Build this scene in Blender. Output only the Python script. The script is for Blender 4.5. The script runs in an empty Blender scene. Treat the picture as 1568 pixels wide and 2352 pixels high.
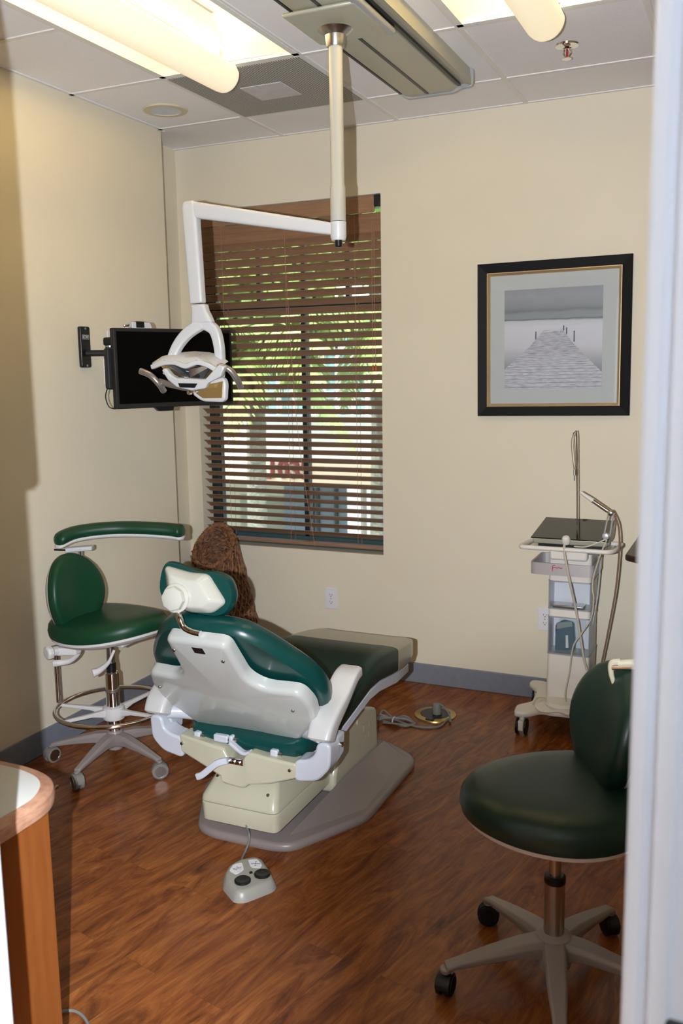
import bpy, bmesh, math, random
from mathutils import Vector, Matrix
from math import sin, cos, pi, radians, tan, atan2, sqrt
random.seed(7)
SC = bpy.context.scene
COL = SC.collection

# ------------------------------------------------------------------ camera
PAN, TILT, ROLL, FOC = radians(-24.394557), radians(8.822236), radians(-0.88996), 2099.26
EYE = Vector((0, 0, 1.60))
_f = Vector((sin(PAN)*cos(TILT), cos(PAN)*cos(TILT), -sin(TILT)))
_r0 = Vector((cos(PAN), -sin(PAN), 0)); _u0 = _r0.cross(_f)
CR = cos(ROLL)*_r0 + sin(ROLL)*_u0
CU = -sin(ROLL)*_r0 + cos(ROLL)*_u0
CF = _f
cam_d = bpy.data.cameras.new('camera'); cam = bpy.data.objects.new('camera', cam_d); COL.objects.link(cam)
cam.matrix_world = Matrix(((CR.x, CU.x, -CF.x, EYE.x), (CR.y, CU.y, -CF.y, EYE.y), (CR.z, CU.z, -CF.z, EYE.z), (0, 0, 0, 1)))
cam_d.sensor_fit = 'VERTICAL'; cam_d.sensor_height = 36.0; cam_d.lens = FOC/2352*36.0
cam_d.clip_start = 0.05; cam_d.clip_end = 200
cam_d.dof.use_dof = True; cam_d.dof.focus_distance = 3.1; cam_d.dof.aperture_fstop = 4.5
SC.camera = cam
SC.view_settings.view_transform = 'Standard'; SC.view_settings.look = 'None'
SC.view_settings.gamma = 1; SC.view_settings.use_curve_mapping = False
SC.view_settings.exposure = 0.0
try:
    SC.cycles.use_denoising = True
    SC.cycles.max_bounces = 7; SC.cycles.diffuse_bounces = 4; SC.cycles.glossy_bounces = 3
    SC.cycles.transparent_max_bounces = 12; SC.cycles.sample_clamp_indirect = 6
except Exception: pass

def ray(px, py): return CF + CR*((px-784)/FOC) - CU*((py-1176)/FOC)
def onY(px, py, Y): d = ray(px, py); return EYE + d*(Y/d.y)
def onX(px, py, X): d = ray(px, py); return EYE + d*(X/d.x)
def onZ(px, py, z): d = ray(px, py); return EYE + d*((z-EYE.z)/d.z)
def onD(px, py, D): return EYE + ray(px, py)*D

# ------------------------------------------------------------------ world, sun, flash, daylight
W = bpy.data.worlds.new('sky'); SC.world = W; W.use_nodes = True
wn = W.node_tree.nodes; wl = W.node_tree.links
sky = wn.new('ShaderNodeTexSky'); sky.sky_type = 'NISHITA'; sky.sun_disc = False
sky.sun_elevation = radians(50); sky.sun_rotation = radians(150); sky.air_density = 1.4; sky.dust_density = 2.5
wl.new(sky.outputs[0], wn['Background'].inputs[0]); wn['Background'].inputs[1].default_value = 0.75
def light(name, kind, loc, energy, color, **k):
    d = bpy.data.lights.new(name, kind); o = bpy.data.objects.new(name, d); COL.objects.link(o)
    o.location = loc; d.energy = energy; d.color = color
    for a, v in k.items(): setattr(d, a, v)
    return o
def aim(o, v): o.rotation_euler = Vector(v).to_track_quat('-Z', 'Y').to_euler()
sun = light('sun', 'SUN', (0, 0, 10), 6.5, (1, .95, .86), angle=radians(.5)); aim(sun, (.35, .72, -1.0))
FLASH_POS = EYE - CR*0.125
flash = light('camera_flash', 'SPOT', FLASH_POS, 432, (.94, .985, 1.07), shadow_soft_size=.008, spot_size=radians(150), spot_blend=.1)
flash.rotation_euler = cam.matrix_world.to_euler()
fd = flash.data; fd.use_nodes = True; nt = fd.node_tree; em = nt.nodes['Emission']
# beam profile of the flash: the lens hood shades the lower right, and the beam ends beside the frame
def lmath(op, a, b=None, c=None):
    n = nt.nodes.new('ShaderNodeMath'); n.operation = op
    for i, v in enumerate((a, b, c)):
        if v is None: continue
        if isinstance(v, (int, float)): n.inputs[i].default_value = v
        else: nt.links.new(v, n.inputs[i])
    return n.outputs[0]
geo = nt.nodes.new('ShaderNodeNewGeometry')
def ldot(v):
    n = nt.nodes.new('ShaderNodeVectorMath'); n.operation = 'DOT_PRODUCT'
    nt.links.new(geo.outputs['Incoming'], n.inputs[0]); n.inputs[1].default_value = v; return n.outputs['Value']
lf = lmath('ABSOLUTE', ldot(CF)); sgn = lmath('SIGN', ldot(CF))
lu = lmath('DIVIDE', lmath('MULTIPLY', ldot(CR), sgn), lf); lv = lmath('DIVIDE', lmath('MULTIPLY', ldot(CU), sgn), lf)
def lmap(v, a, b, c, d):
    n = nt.nodes.new('ShaderNodeMapRange'); n.interpolation_type = 'SMOOTHSTEP'
    nt.links.new(v, n.inputs[0])
    for i, x in enumerate((a, b, c, d)): n.inputs[i+1].default_value = x
    return n.outputs[0]
HX, HY = (1400-784)/FOC, (1176-2250)/FOC
dist = lmath('SQRT', lmath('ADD', lmath('POWER', lmath('SUBTRACT', lu, HX), 2.0), lmath('POWER', lmath('SUBTRACT', lv, HY), 2.0)))
hood = lmap(dist, 470/FOC, 880/FOC, .02, 1.0)
edge = lmap(lu, 770/FOC, 900/FOC, 1.0, 0.006)
nt.links.new(lmath('MULTIPLY', lmath('MULTIPLY', hood, edge), 1.0), em.inputs['Strength'])
hall = light('hallway_daylight', 'AREA', (1.25, -.9, 1.9), 58, (.70, .84, 1.0), shape='RECTANGLE', size=.9, size_y=1.5); aim(hall, (-1.25, 1.85, -.7))

# ------------------------------------------------------------------ materials
def mat(name, col, rough=.5, metal=0, spec=.5, coat=0, trans=0, emit=None, estr=0, ior=1.45, alpha=1):
    m = bpy.data.materials.new(name); m.use_nodes = True; b = m.node_tree.nodes['Principled BSDF']
    b.inputs['Base Color'].default_value = (*col, 1); b.inputs['Roughness'].default_value = rough
    b.inputs['Metallic'].default_value = metal; b.inputs['Specular IOR Level'].default_value = spec
    b.inputs['Coat Weight'].default_value = coat; b.inputs['Coat Roughness'].default_value = .08
    b.inputs['Transmission Weight'].default_value = trans; b.inputs['IOR'].default_value = ior; b.inputs['Alpha'].default_value = alpha
    if emit: b.inputs['Emission Color'].default_value = (*emit, 1); b.inputs['Emission Strength'].default_value = estr
    return m
def nodes(m): return m.node_tree.nodes, m.node_tree.links, m.node_tree.nodes['Principled BSDF']
def noise_bump(m, scale=200, strength=.1, dist=.002, detail=4):
    n, l, b = nodes(m); tc = n.new('ShaderNodeTexCoord'); t = n.new('ShaderNodeTexNoise'); bp = n.new('ShaderNodeBump')
    t.inputs['Scale'].default_value = scale; t.inputs['Detail'].default_value = detail
    bp.inputs['Strength'].default_value = strength; bp.inputs['Distance'].default_value = dist
    l.new(tc.outputs['Object'], t.inputs['Vector']); l.new(t.outputs[0], bp.inputs['Height']); l.new(bp.outputs[0], b.inputs['Normal']); return m
def noise_col(m, c1, c2, scale=5, detail=6, rough=.6, vec=(1, 1, 1), lo=.3, hi=.7):
    n, l, b = nodes(m); tc = n.new('ShaderNodeTexCoord'); mp = n.new('ShaderNodeMapping'); t = n.new('ShaderNodeTexNoise'); r = n.new('ShaderNodeValToRGB')
    mp.inputs['Scale'].default_value = vec; t.inputs['Scale'].default_value = scale; t.inputs['Detail'].default_value = detail; t.inputs['Roughness'].default_value = rough
    r.color_ramp.elements[0].position = lo; r.color_ramp.elements[1].position = hi
    r.color_ramp.elements[0].color = (*c1, 1); r.color_ramp.elements[1].color = (*c2, 1)
    l.new(tc.outputs['Object'], mp.inputs[0]); l.new(mp.outputs[0], t.inputs['Vector']); l.new(t.outputs[0], r.inputs[0]); l.new(r.outputs[0], b.inputs['Base Color']); return m
M = {}
M['wall'] = noise_bump(noise_col(mat('wall_paint', (.70, .60, .45), .55, spec=.3), (.72, .655, .512), (.75, .685, .542), 1.3), 260, .12, .001)
M['tile'] = noise_bump(noise_col(mat('ceiling_tile', (.74, .73, .71), .9, spec=.1), (.89, .875, .875), (.93, .92, .92), 160, 3), 350, .5, .002)
M['tbar'] = mat('grid_white', (.80, .78, .75), .4)
M['base'] = noise_bump(noise_col(mat('vinyl_base', (.17, .19, .23), .45), (.175, .19, .225), (.205, .22, .26), 30), 300, .1)
M['white_trim'] = mat('white_trim', (.74, .76, .80), .35)
M['green'] = noise_bump(mat('green_vinyl', (.005, .046, .019), .42, spec=.45), 600, .06, .0005)
M['teal'] = noise_bump(mat('teal_vinyl', (.003, .048, .042), .30, spec=.5, coat=.2), 600, .04, .0005)
M['darkgreen'] = noise_bump(mat('dark_green_vinyl', (.006, .026, .018), .38, spec=.45), 600, .06, .0005)
M['chairwhite'] = mat('gloss_offwhite', (.50, .52, .49), .22, coat=.6)
M['armwhite'] = mat('arm_white', (.56, .555, .54), .30, coat=.2)
M['bracket'] = mat('bracket_white', (.54, .56, .61), .32)
M['cream'] = mat('cream_plastic', (.49, .465, .34), .28, coat=.4)
M['creamhead'] = mat('head_cream', (.56, .56, .49), .15, coat=.7)
M['taupe'] = noise_bump(mat('taupe_plate', (.24, .20, .185), .33, spec=.5), 500, .05, .0005)
M['chrome'] = mat('chrome', (.85, .85, .86), .07, metal=1)
M['steel'] = mat('steel', (.55, .54, .52), .28, metal=1)
M['stoolgrey'] = mat('stool_grey', (.28, .24, .225), .38)
M['castergrey'] = mat('caster_grey', (.20, .19, .17), .45)
M['stoolwhite'] = mat('stool_white', (.66, .64, .62), .4)
M['black'] = mat('black_plastic', (.008, .008, .009), .35)
M['blackmatte'] = mat('black_matte', (.012, .011, .010), .6)
M['screen'] = mat('screen_black', (.002, .002, .002), .28, spec=.12)
M['lampwhite'] = mat('lamp_white', (.58, .585, .58), .3, coat=.3)
M['lampcream'] = mat('pole_white', (.43, .43, .38), .35)
M['trackmetal'] = mat('track_aluminium', (.50, .49, .39), .45, metal=.35)
M['trackgrey'] = mat('track_grey', (.42, .44, .45), .35, metal=.4)
M['blind'] = noise_col(mat('blind_wood', (.2, .1, .05), .42), (.25, .135, .075), (.33, .185, .105), 9, 5, vec=(1, 14, 14))
M['cord'] = mat('blind_cord', (.42, .22, .14), .8)
M['cart'] = mat('cart_cream', (.74, .70, .63), .35)
M['cartgrey'] = mat('cart_grey', (.55, .55, .57), .3)
M['cartlight'] = mat('cart_niche', (.62, .65, .70), .3)
M['cable'] = mat('cable_grey', (.20, .20, .18), .5)
M['cablecream'] = mat('cable_cream', (.52, .47, .37), .5)
M['cablebrown'] = mat('cable_brown', (.22, .13, .09), .4)
M['brass'] = mat('brass', (.50, .36, .13), .32, metal=.9)
M['outlet'] = mat('outlet_white', (.74, .72, .74), .35)
M['frameblack'] = mat('frame_black', (.008, .008, .009), .6, spec=.2)
M['gold'] = mat('frame_gold', (.78, .60, .36), .30, metal=.75)
M['silver'] = mat('frame_silver', (.8, .76, .68), .3, metal=.6)
M['matboard'] = mat('mat_board', (.50, .53, .52), .8)
M['cherry'] = noise_col(mat('cherry_wood', (.4, .12, .03), .35, coat=.15), (.20, .058, .013), (.27, .088, .022), 4, 8, .7, vec=(9, 9, .7))
M['darkwood'] = noise_col(mat('dark_wood', (.03, .01, .006), .4), (.020, .008, .006), (.04, .014, .009), 5, 6, vec=(8, 8, 1))
M['laminate'] = mat('white_laminate', (.62, .64, .62), .35)
M['bullnose'] = noise_col(mat('bullnose_wood', (.5, .3, .2), .4), (.36, .17, .10), (.56, .33, .22), 14, 6, vec=(2, 2, 10))
M['alu'] = mat('window_frame', (.006, .020, .022), .35)
M['fixture'] = mat('fixture_white', (.83, .82, .78), .4)
M['diffuser'] = mat('lamp_diffuser', (.80, .74, .60), .5, emit=(1.0, .84, .54), estr=.62)
M['lampglow'] = mat('lamp_tube_glow', (1, 1, 1), .5, emit=(1.0, .70, .26), estr=17)
M['teal_glass'] = mat('blue_glass', (.25, .5, .55), .1)
M['amber'] = mat('amber_mirror', (.75, .52, .22), .12, metal=.8)
M['mirror'] = mat('grey_mirror', (.45, .47, .50), .06, metal=1)
M['red'] = mat('red_mark', (.55, .02, .04), .4)
M['bag'] = mat('clear_bag', (.40, .66, .70), .12, alpha=.16)
M['navy'] = mat('navy_plastic', (.012, .018, .06), .35)
M['redbulb'] = mat('red_bulb', (.4, .01, .02), .1)
M['lightmark'] = mat('white_mark', (.45, .45, .47), .5)

def glass_mat(name, tint, refl=.06):
    m = bpy.data.materials.new(name); m.use_nodes = True; n, l = m.node_tree.nodes, m.node_tree.links; n.clear()
    o = n.new('ShaderNodeOutputMaterial'); mx = n.new('ShaderNodeMixShader'); t = n.new('ShaderNodeBsdfTransparent'); g = n.new('ShaderNodeBsdfGlossy'); fr = n.new('ShaderNodeFresnel')
    t.inputs[0].default_value = (*tint, 1); g.inputs['Roughness'].default_value = .02; fr.inputs[0].default_value = 1.3
    l.new(fr.outputs[0], mx.inputs[0]); l.new(t.outputs[0], mx.inputs[1]); l.new(g.outputs[0], mx.inputs[2]); l.new(mx.outputs[0], o.inputs[0]); return m
M['glass'] = glass_mat('window_glass', (.93, .97, .95))
M['lampglass'] = glass_mat('lamp_shield', (.97, .96, .92))

def floor_mat():
    m = mat('wood_floor', (.2, .08, .03), .26, spec=.30); n, l, b = nodes(m)
    tc = n.new('ShaderNodeTexCoord'); mp = n.new('ShaderNodeMapping'); mp.inputs['Rotation'].default_value = (0, 0, radians(-78))
    l.new(tc.outputs['Object'], mp.inputs[0])
    br = n.new('ShaderNodeTexBrick'); br.inputs['Scale'].default_value = 1; br.offset = .37
    br.inputs['Brick Width'].default_value = .92; br.inputs['Row Height'].default_value = .125; br.inputs['Mortar Size'].default_value = .0006; br.inputs['Mortar Smooth'].default_value = .2
    br.inputs['Color1'].default_value = (0, 0, 0, 1); br.inputs['Color2'].default_value = (1, 1, 1, 1); br.inputs['Mortar'].default_value = (.5, .5, .5, 1)
    l.new(mp.outputs[0], br.inputs['Vector'])
    # each plank shifts the grain
    sp = n.new('ShaderNodeSeparateXYZ'); l.new(mp.outputs[0], sp.inputs[0])
    ad = n.new('ShaderNodeVectorMath'); ad.operation = 'ADD'; l.new(mp.outputs[0], ad.inputs[0])
    sc_ = n.new('ShaderNodeVectorMath'); sc_.operation = 'SCALE'; sc_.inputs['Scale'].default_value = 3.7; l.new(br.outputs['Color'], sc_.inputs[0]); l.new(sc_.outputs[0], ad.inputs[1])
    m2 = n.new('ShaderNodeMapping'); m2.inputs['Scale'].default_value = (1.7, 6.8, 1); l.new(ad.outputs[0], m2.inputs[0])
    t1 = n.new('ShaderNodeTexNoise'); t1.inputs['Scale'].default_value = 1.7; t1.inputs['Detail'].default_value = 8; t1.inputs['Roughness'].default_value = .68; t1.inputs['Distortion'].default_value = 1.8
    l.new(m2.outputs[0], t1.inputs['Vector'])
    m3 = n.new('ShaderNodeMapping'); m3.inputs['Scale'].default_value = (3, 55, 1); l.new(ad.outputs[0], m3.inputs[0])
    t2 = n.new('ShaderNodeTexNoise'); t2.inputs['Scale'].default_value = 2.2; t2.inputs['Detail'].default_value = 4; t2.inputs['Distortion'].default_value = .6; l.new(m3.outputs[0], t2.inputs['Vector'])
    r = n.new('ShaderNodeValToRGB'); e = r.color_ramp.elements
    e[0].position = .28; e[0].color = (.075, .022, .007, 1); e[1].position = .74; e[1].color = (.40, .150, .042, 1)
    k = e.new(.43); k.color = (.19, .055, .015, 1); k = e.new(.57); k.color = (.285, .094, .024, 1)
    l.new(t1.outputs[0], r.inputs[0])
    mx = n.new('ShaderNodeMix'); mx.data_type = 'RGBA'; mx.blend_type = 'OVERLAY'; mx.inputs[0].default_value = .38
    l.new(r.outputs[0], mx.inputs[6]); l.new(t2.outputs[0], mx.inputs[7])
    pm = n.new('ShaderNodeMix'); pm.data_type = 'RGBA'; pm.blend_type = 'MULTIPLY'; pm.inputs[0].default_value = .15
    l.new(mx.outputs[2], pm.inputs[6]); l.new(br.outputs['Color'], pm.inputs[7])
    sm = n.new('ShaderNodeMix'); sm.data_type = 'RGBA'; l.new(br.outputs['Fac'], sm.inputs[0]); l.new(pm.outputs[2], sm.inputs[6]); sm.inputs[7].default_value = (.13, .042, .014, 1)
    l.new(sm.outputs[2], b.inputs['Base Color'])
    bp = n.new('ShaderNodeBump'); bp.inputs['Strength'].default_value = .12; bp.inputs['Distance'].default_value = .001; l.new(t2.outputs[0], bp.inputs['Height']); l.new(bp.outputs[0], b.inputs['Normal'])
    return m
M['floor'] = floor_mat()

def vent_mat():
    m = mat('perforated_grille', (.5, .5, .48), .5); n, l, b = nodes(m)
    tc = n.new('ShaderNodeTexCoord'); w = n.new('ShaderNodeTexVoronoi'); w.feature = 'F1'; w.inputs['Scale'].default_value = 95; w.inputs['Randomness'].default_value = 0
    r = n.new('ShaderNodeValToRGB'); r.color_ramp.elements[0].position = .40; r.color_ramp.elements[1].position = .46
    r.color_ramp.elements[0].color = (.09, .085, .08, 1); r.color_ramp.elements[1].color = (.55, .54, .50, 1)
    l.new(tc.outputs['Object'], w.inputs['Vector']); l.new(w.outputs['Distance'], r.inputs[0]); l.new(r.outputs[0], b.inputs['Base Color']); return m
M['vent'] = vent_mat()

# ------------------------------------------------------------------ mesh helpers
def smooth(bm, on=True):
    for f in bm.faces: f.smooth = on
def box(bm, c, s, rot=None):
    r = bmesh.ops.create_cube(bm, size=1); vs = r['verts']
    for v in vs:
        v.co = Vector((v.co.x*s[0], v.co.y*s[1], v.co.z*s[2]))
        if rot: v.co = rot @ v.co
        v.co += Vector(c)
    return vs
def bounds(bm, x0, x1, y0, y1, z0, z1): return box(bm, ((x0+x1)/2, (y0+y1)/2, (z0+z1)/2), (abs(x1-x0), abs(y1-y0), abs(z1-z0)))
def loft(bm, rings, cap=True, close=False):
    vr = [[bm.verts.new(Vector(p)) for p in ring] for ring in rings]; n = len(vr[0])
    for a, b in zip(vr, vr[1:] + (vr[:1] if close else [])):
        for i in range(n):
            j = (i+1) % n
            try: bm.faces.new((a[i], a[j], b[j], b[i]))
            except ValueError: pass
    if cap and not close:
        bm.faces.new(vr[0][::-1]); bm.faces.new(vr[-1])
    return vr
def catmull(pts, k=6, closed=False):
    P = [Vector(p) for p in pts]; out = []; n = len(P)
    rng = range(n if closed else n-1)
    for i in rng:
        if closed: a, b, c, d = P[(i-1) % n], P[i], P[(i+1) % n], P[(i+2) % n]
        else: a, b, c, d = P[max(i-1, 0)], P[i], P[i+1], P[min(i+2, n-1)]
        for j in range(k):
            t = j/k; out.append(.5*((2*b)+(c-a)*t+(2*a-5*b+4*c-d)*t*t+(3*b-a-3*c+d)*t**3))
    if not closed: out.append(P[-1])
    return out
def tube(bm, pts, r, seg=10, sm=True, k=6, rad=None, closed=False):
    P = catmull(pts, k, closed) if sm else [Vector(p) for p in pts]
    n = len(P); rings = []; up = None
    for i, p in enumerate(P):
        if closed: t = (P[(i+1) % n]-P[(i-1) % n])
        else: t = (P[min(i+1, n-1)]-P[max(i-1, 0)])
        t.normalize()
        if up is None: up = t.orthogonal()
        up = (up - t*up.dot(t)).normalized(); s = t.cross(up)
        rr = r if rad is None else rad(i/(n-1))
        rings.append([p + up*rr*cos(2*pi*a/seg) + s*rr*sin(2*pi*a/seg) for a in range(seg)])
    loft(bm, rings, True, closed)
def lathe(bm, prof, c=(0, 0, 0), seg=32, rot=None, cap=True):
    rings = []
    for (r, z) in prof:
        ring = []
        for a in range(seg):
            v = Vector((r*cos(2*pi*a/seg), r*sin(2*pi*a/seg), z))
            if rot: v = rot @ v
            ring.append(v+Vector(c))
        rings.append(ring)
    loft(bm, rings, cap)
def cyl(bm, a, b, r, seg=20, r2=None):
    a, b = Vector(a), Vector(b); q = (b-a).to_track_quat('Z', 'Y').to_matrix(); L = (b-a).length
    lathe(bm, [(r, 0), (r if r2 is None else r2, L)], a, seg, q)
def frame(o, x, y, z):  # matrix taking local (u,v,w) to world
    x, y, z = Vector(x).normalized(), Vector(y).normalized(), Vector(z).normalized(); o = Vector(o)
    return Matrix(((x.x, y.x, z.x, o.x), (x.y, y.y, z.y, o.y), (x.z, y.z, z.z, o.z), (0, 0, 0, 1)))
def prism(bm, poly, h0, h1, Mx=None):
    Mx = Mx or Matrix.Identity(4)
    loft(bm, [[Mx @ Vector((p[0], p[1], h0)) for p in poly], [Mx @ Vector((p[0], p[1], h1)) for p in poly]])
def rounded(poly, r, k=5):
    """round the corners of a polygon with radius about r"""
    out = []; n = len(poly)
    for i in range(n):
        p = Vector(poly[i]); a = Vector(poly[i-1]); b = Vector(poly[(i+1) % n])
        da = (a-p); db = (b-p); rr = min(r, da.length*.48, db.length*.48)
        A = p+da.normalized()*rr; B = p+db.normalized()*rr
        for j in range(k+1):
            t = j/k; out.append(((1-t)**2*A + 2*t*(1-t)*p + t*t*B))
    return [tuple(v) for v in out]
def inset(poly, d, cx=None):
    """move every outline point inward by d along its normal"""
    n = len(poly); P = [Vector(p[:2]) for p in poly]
    area = sum(P[i].x*P[(i+1) % n].y-P[(i+1) % n].x*P[i].y for i in range(n)); s = 1 if area > 0 else -1
    out = []
    for i in range(n):
        t = (P[(i+1) % n]-P[i-1]); 
        if t.length < 1e-9: out.append(tuple(P[i])); continue
        t.normalize(); nrm = Vector((-t.y, t.x))*s
        out.append(tuple(P[i]+nrm*d))
    return out
def pad(bm, poly, prof, Mx, curve=None):
    """loft of inset copies of an outline: prof = [(inset, height)]; curve(u,v) adds height"""
    rings = []
    for (d, h) in prof:
        q = inset(poly, d) if abs(d) > 1e-6 else [p[:2] for p in poly]
        rings.append([Mx @ Vector((p[0], p[1], h+(curve(p[0], p[1]) if curve else 0))) for p in q])
    vr = loft(bm, rings, False)
    for ring, flip in ((vr[0], True), (vr[-1], False)):
        c = Vector((0, 0, 0))
        for v in ring: c += v.co
        c /= len(ring); cv = bm.verts.new(c)
        for i in range(len(ring)):
            a, b = ring[i], ring[(i+1) % len(ring)]
            bm.faces.new((b, a, cv) if flip else (a, b, cv))
def scaled_pad(bm, poly, prof, Mx, curve=None):
    """as pad, with outline scaled about its centre: prof = [(scale, height)], curved surface"""
    c = [sum(p[0] for p in poly)/len(poly), sum(p[1] for p in poly)/len(poly)]
    rings = []
    for (s, h) in prof:
        ring = []
        for p in poly:
            x, y = c[0]+(p[0]-c[0])*s, c[1]+(p[1]-c[1])*s
            ring.append(Mx @ Vector((x, y, h+(curve(x, y) if curve else 0))))
        rings.append(ring)
    loft(bm, rings, True)
def finish(o, bevel=0, seg=2, sub=0, sharp=35, sm=True):
    if bevel:
        b = o.modifiers.new('bevel', 'BEVEL'); b.width = bevel; b.segments = seg; b.limit_method = 'ANGLE'; b.angle_limit = radians(35)
        b.harden_normals = False
    if sub:
        s = o.modifiers.new('sub', 'SUBSURF'); s.levels = sub; s.render_levels = sub
    return o
def obj(name, bm, m, parent=None, bevel=0, sub=0, seg=2, label=None, smo=True, world=True, ang=40):
    """link bm as ONE mesh object; with world=True the coordinates are world ones and are shifted to the parent's place"""
    if parent is not None and world:
        off = Vector((0, 0, 0)); p = parent
        while p is not None: off += Vector(p.location); p = p.parent
        bmesh.ops.translate(bm, verts=bm.verts, vec=-off)
    bmesh.ops.remove_doubles(bm, verts=bm.verts, dist=1e-6)
    bmesh.ops.recalc_face_normals(bm, faces=bm.faces)
    if smo: smooth(bm)
    me = bpy.data.meshes.new(name); bm.to_mesh(me); bm.free(); me.materials.append(M[m] if isinstance(m, str) else m)
    o = bpy.data.objects.new(name, me); COL.objects.link(o)
    if parent is not None: o.parent = parent
    finish(o, bevel, seg, sub)
    if smo:
        try: me.set_sharp_from_angle(angle=radians(ang))
        except Exception: pass
    if label: o['label'] = label
    return o
def BM(): return bmesh.new()
def thing(name, loc, label, cat, group=None, rz=0):
    o = bpy.data.objects.new(name, None); COL.objects.link(o); o.location = loc; o.rotation_euler.z = rz; o.empty_display_size = .1
    o['label'] = label; o['category'] = cat
    if group: o['group'] = group
    return o
def tag(o, label, cat, group=None):
    o['label'] = label; o['category'] = cat
    if group: o['group'] = group
    return o
def solo(name, bm, m, label, cat, origin, group=None, **k):
    bmesh.ops.translate(bm, verts=bm.verts, vec=-Vector(origin))
    o = obj(name, bm, m, None, **k); o.location = origin; return tag(o, label, cat, group)
def struct(name, bm, m, parent=None, **k):
    o = obj(name, bm, m, parent, **k); o['kind'] = 'structure'; return o
def copy_tree(o, parent=None):
    c = o.copy(); COL.objects.link(c)
    c.parent = parent
    for ch in list(o.children): copy_tree(ch, c)
    return c
def text_mesh(name, s, size, Mx, m, parent, depth=.001, bold=0, label=None):
    cu = bpy.data.curves.new(name, 'FONT'); cu.body = s; cu.size = size; cu.extrude = depth; cu.offset = bold; cu.align_x = 'CENTER'; cu.align_y = 'CENTER'
    t = bpy.data.objects.new(name, cu); COL.objects.link(t); dg = bpy.context.evaluated_depsgraph_get()
    me = bpy.data.meshes.new_from_object(t.evaluated_get(dg)); COL.objects.unlink(t); bpy.data.objects.remove(t)
    bm = BM(); bm.from_mesh(me); bpy.data.meshes.remove(me); bmesh.ops.transform(bm, matrix=Mx, verts=bm.verts)
    return obj(name, bm, m, parent, smo=False, label=label)

# ================================================================== ROOM SHELL
D, ZC, XL, XR, XREC = 4.29, 2.77, -2.71, 1.15, -2.885
YW0, YW1 = .875, .985   # the wall with the doorway
WX0, WX1, WZ0, WZ1 = -2.795, -1.712, .655, 2.445
bm = BM(); bounds(bm, -3.2, 1.5, -1.7, 4.5, -.1, 0); struct('floor', bm, 'floor', smo=False)
# ceiling with openings for the two troffers
TX = [(-2.235, -1.62), (-1.005, -.39)]; TY0, TY1 = 2.03, 3.255
bm = BM()
xs = [-3.2, -2.235, -1.62, -1.005, -.39, 1.5]
for i in range(5):
    if i in (1, 3):
        bounds(bm, xs[i], xs[i+1], TY1, 4.5, ZC, ZC+.03); bounds(bm, xs[i], xs[i+1], -1.7, TY0, ZC, ZC+.03)
    else: bounds(bm, xs[i], xs[i+1], -1.7, 4.5, ZC, ZC+.03)
struct('ceiling', bm, 'tile', smo=False)
bm = BM(); bounds(bm, -3.3, 1.6, -1.8, 4.6, ZC+.22, ZC+.26); struct('ceiling_slab', bm, 'tile', smo=False)
bm = BM(); g = .011
for x in (-2.235, -1.62, -1.005, -.39, .225, .84): bounds(bm, x-g, x+g, YW1+.02, D-.019, ZC-.004, ZC+.004)
for y in (1.44, 2.03, 2.66, 3.265, 3.90): 
    for a, b in ((-2.885, -2.235), (-2.235, -1.62), (-1.62, -1.005), (-1.005, -.39), (-.39, .225), (.225, .84), (.84, 1.15)):
        if (a in (-2.235, -1.005)) and y == 2.66: continue
        bounds(bm, a+g, b-g, y-g, y+g, ZC-.004, ZC+.004)
bounds(bm, XL, XL+.018, YW1, 3.92, ZC-.004, ZC+.002); bounds(bm, XREC, XR, D-.018, D, ZC-.004, ZC+.002); bounds(bm, XREC, XL, 3.92, 3.95, ZC-.004, ZC+.002)
struct('trim_1', bm, 'tbar', smo=False)
# back wall with window opening
bm = BM()
bounds(bm, -3.1, WX0, D, D+.16, 0, ZC+.2); bounds(bm, WX1, 1.5, D, D+.16, 0, ZC+.2)
bounds(bm, WX0, WX1, D, D+.16, 0, WZ0); bounds(bm, WX0, WX1, D, D+.16, WZ1, ZC+.2)
struct('wall_back', bm, 'wall', smo=False)
bm = BM(); bounds(bm, XL-.10, XL, -1.7, 3.915, 0, ZC+.2); struct('wall_left', bm, 'wall', smo=False)
bm = BM(); bounds(bm, XREC-.1, XREC, 3.6, D, 0, ZC+.2); bounds(bm, XREC, XL-.10, 3.6, 3.7, 0, ZC+.2); struct('wall_recess', bm, 'wall', smo=False)
bm = BM(); bounds(bm, XR, XR+.1, -1.7, 4.4, 0, ZC+.2); struct('wall_right', bm, 'wall', smo=False)
JL, JR = -1.049, -.094
bm = BM(); bounds(bm, XL-.1, JL, YW0, YW1, 0, ZC+.2); bounds(bm, JR+.02, XR, YW0+.006, YW1, 0, ZC+.2); bounds(bm, JL, JR+.02, YW0+.006, YW1, 2.13, ZC+.2)
struct('wall_front', bm, 'wall', smo=False)
bm = BM(); bounds(bm, XL-.1, 1.3, -1.7, -1.6, 0, ZC+.2); struct('wall_hallway', bm, 'wall', smo=False)
# vinyl base
bm = BM(); bounds(bm, XREC, XR, D-.012, D, 0, .105); struct('baseboard_back', bm, 'base', bevel=.004, smo=False)
bm = BM(); bounds(bm, XL, XL+.012, YW1, 3.927, 0, .105); bounds(bm, XL-.09, XL+.012, 3.915, 3.927, 0, .105); struct('baseboard_left', bm, 'base', bevel=.004, smo=False)
# doorway lining with stepped casing
M['casing'] = mat('casing_white', (.68, .74, .86), .45)
bm = BM()
bounds(bm, JL-.002, JL+.012, YW0-.012, YW1, 0, 2.13); bounds(bm, JL-.07, JL, YW0-.012, YW0+.0, 0, 2.19)
bounds(bm, JL-.07, JR+.08, YW0-.012, YW0+.0, 2.13, 2.19)
struct('door_1', bm, 'casing', bevel=.004, smo=False)
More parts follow.
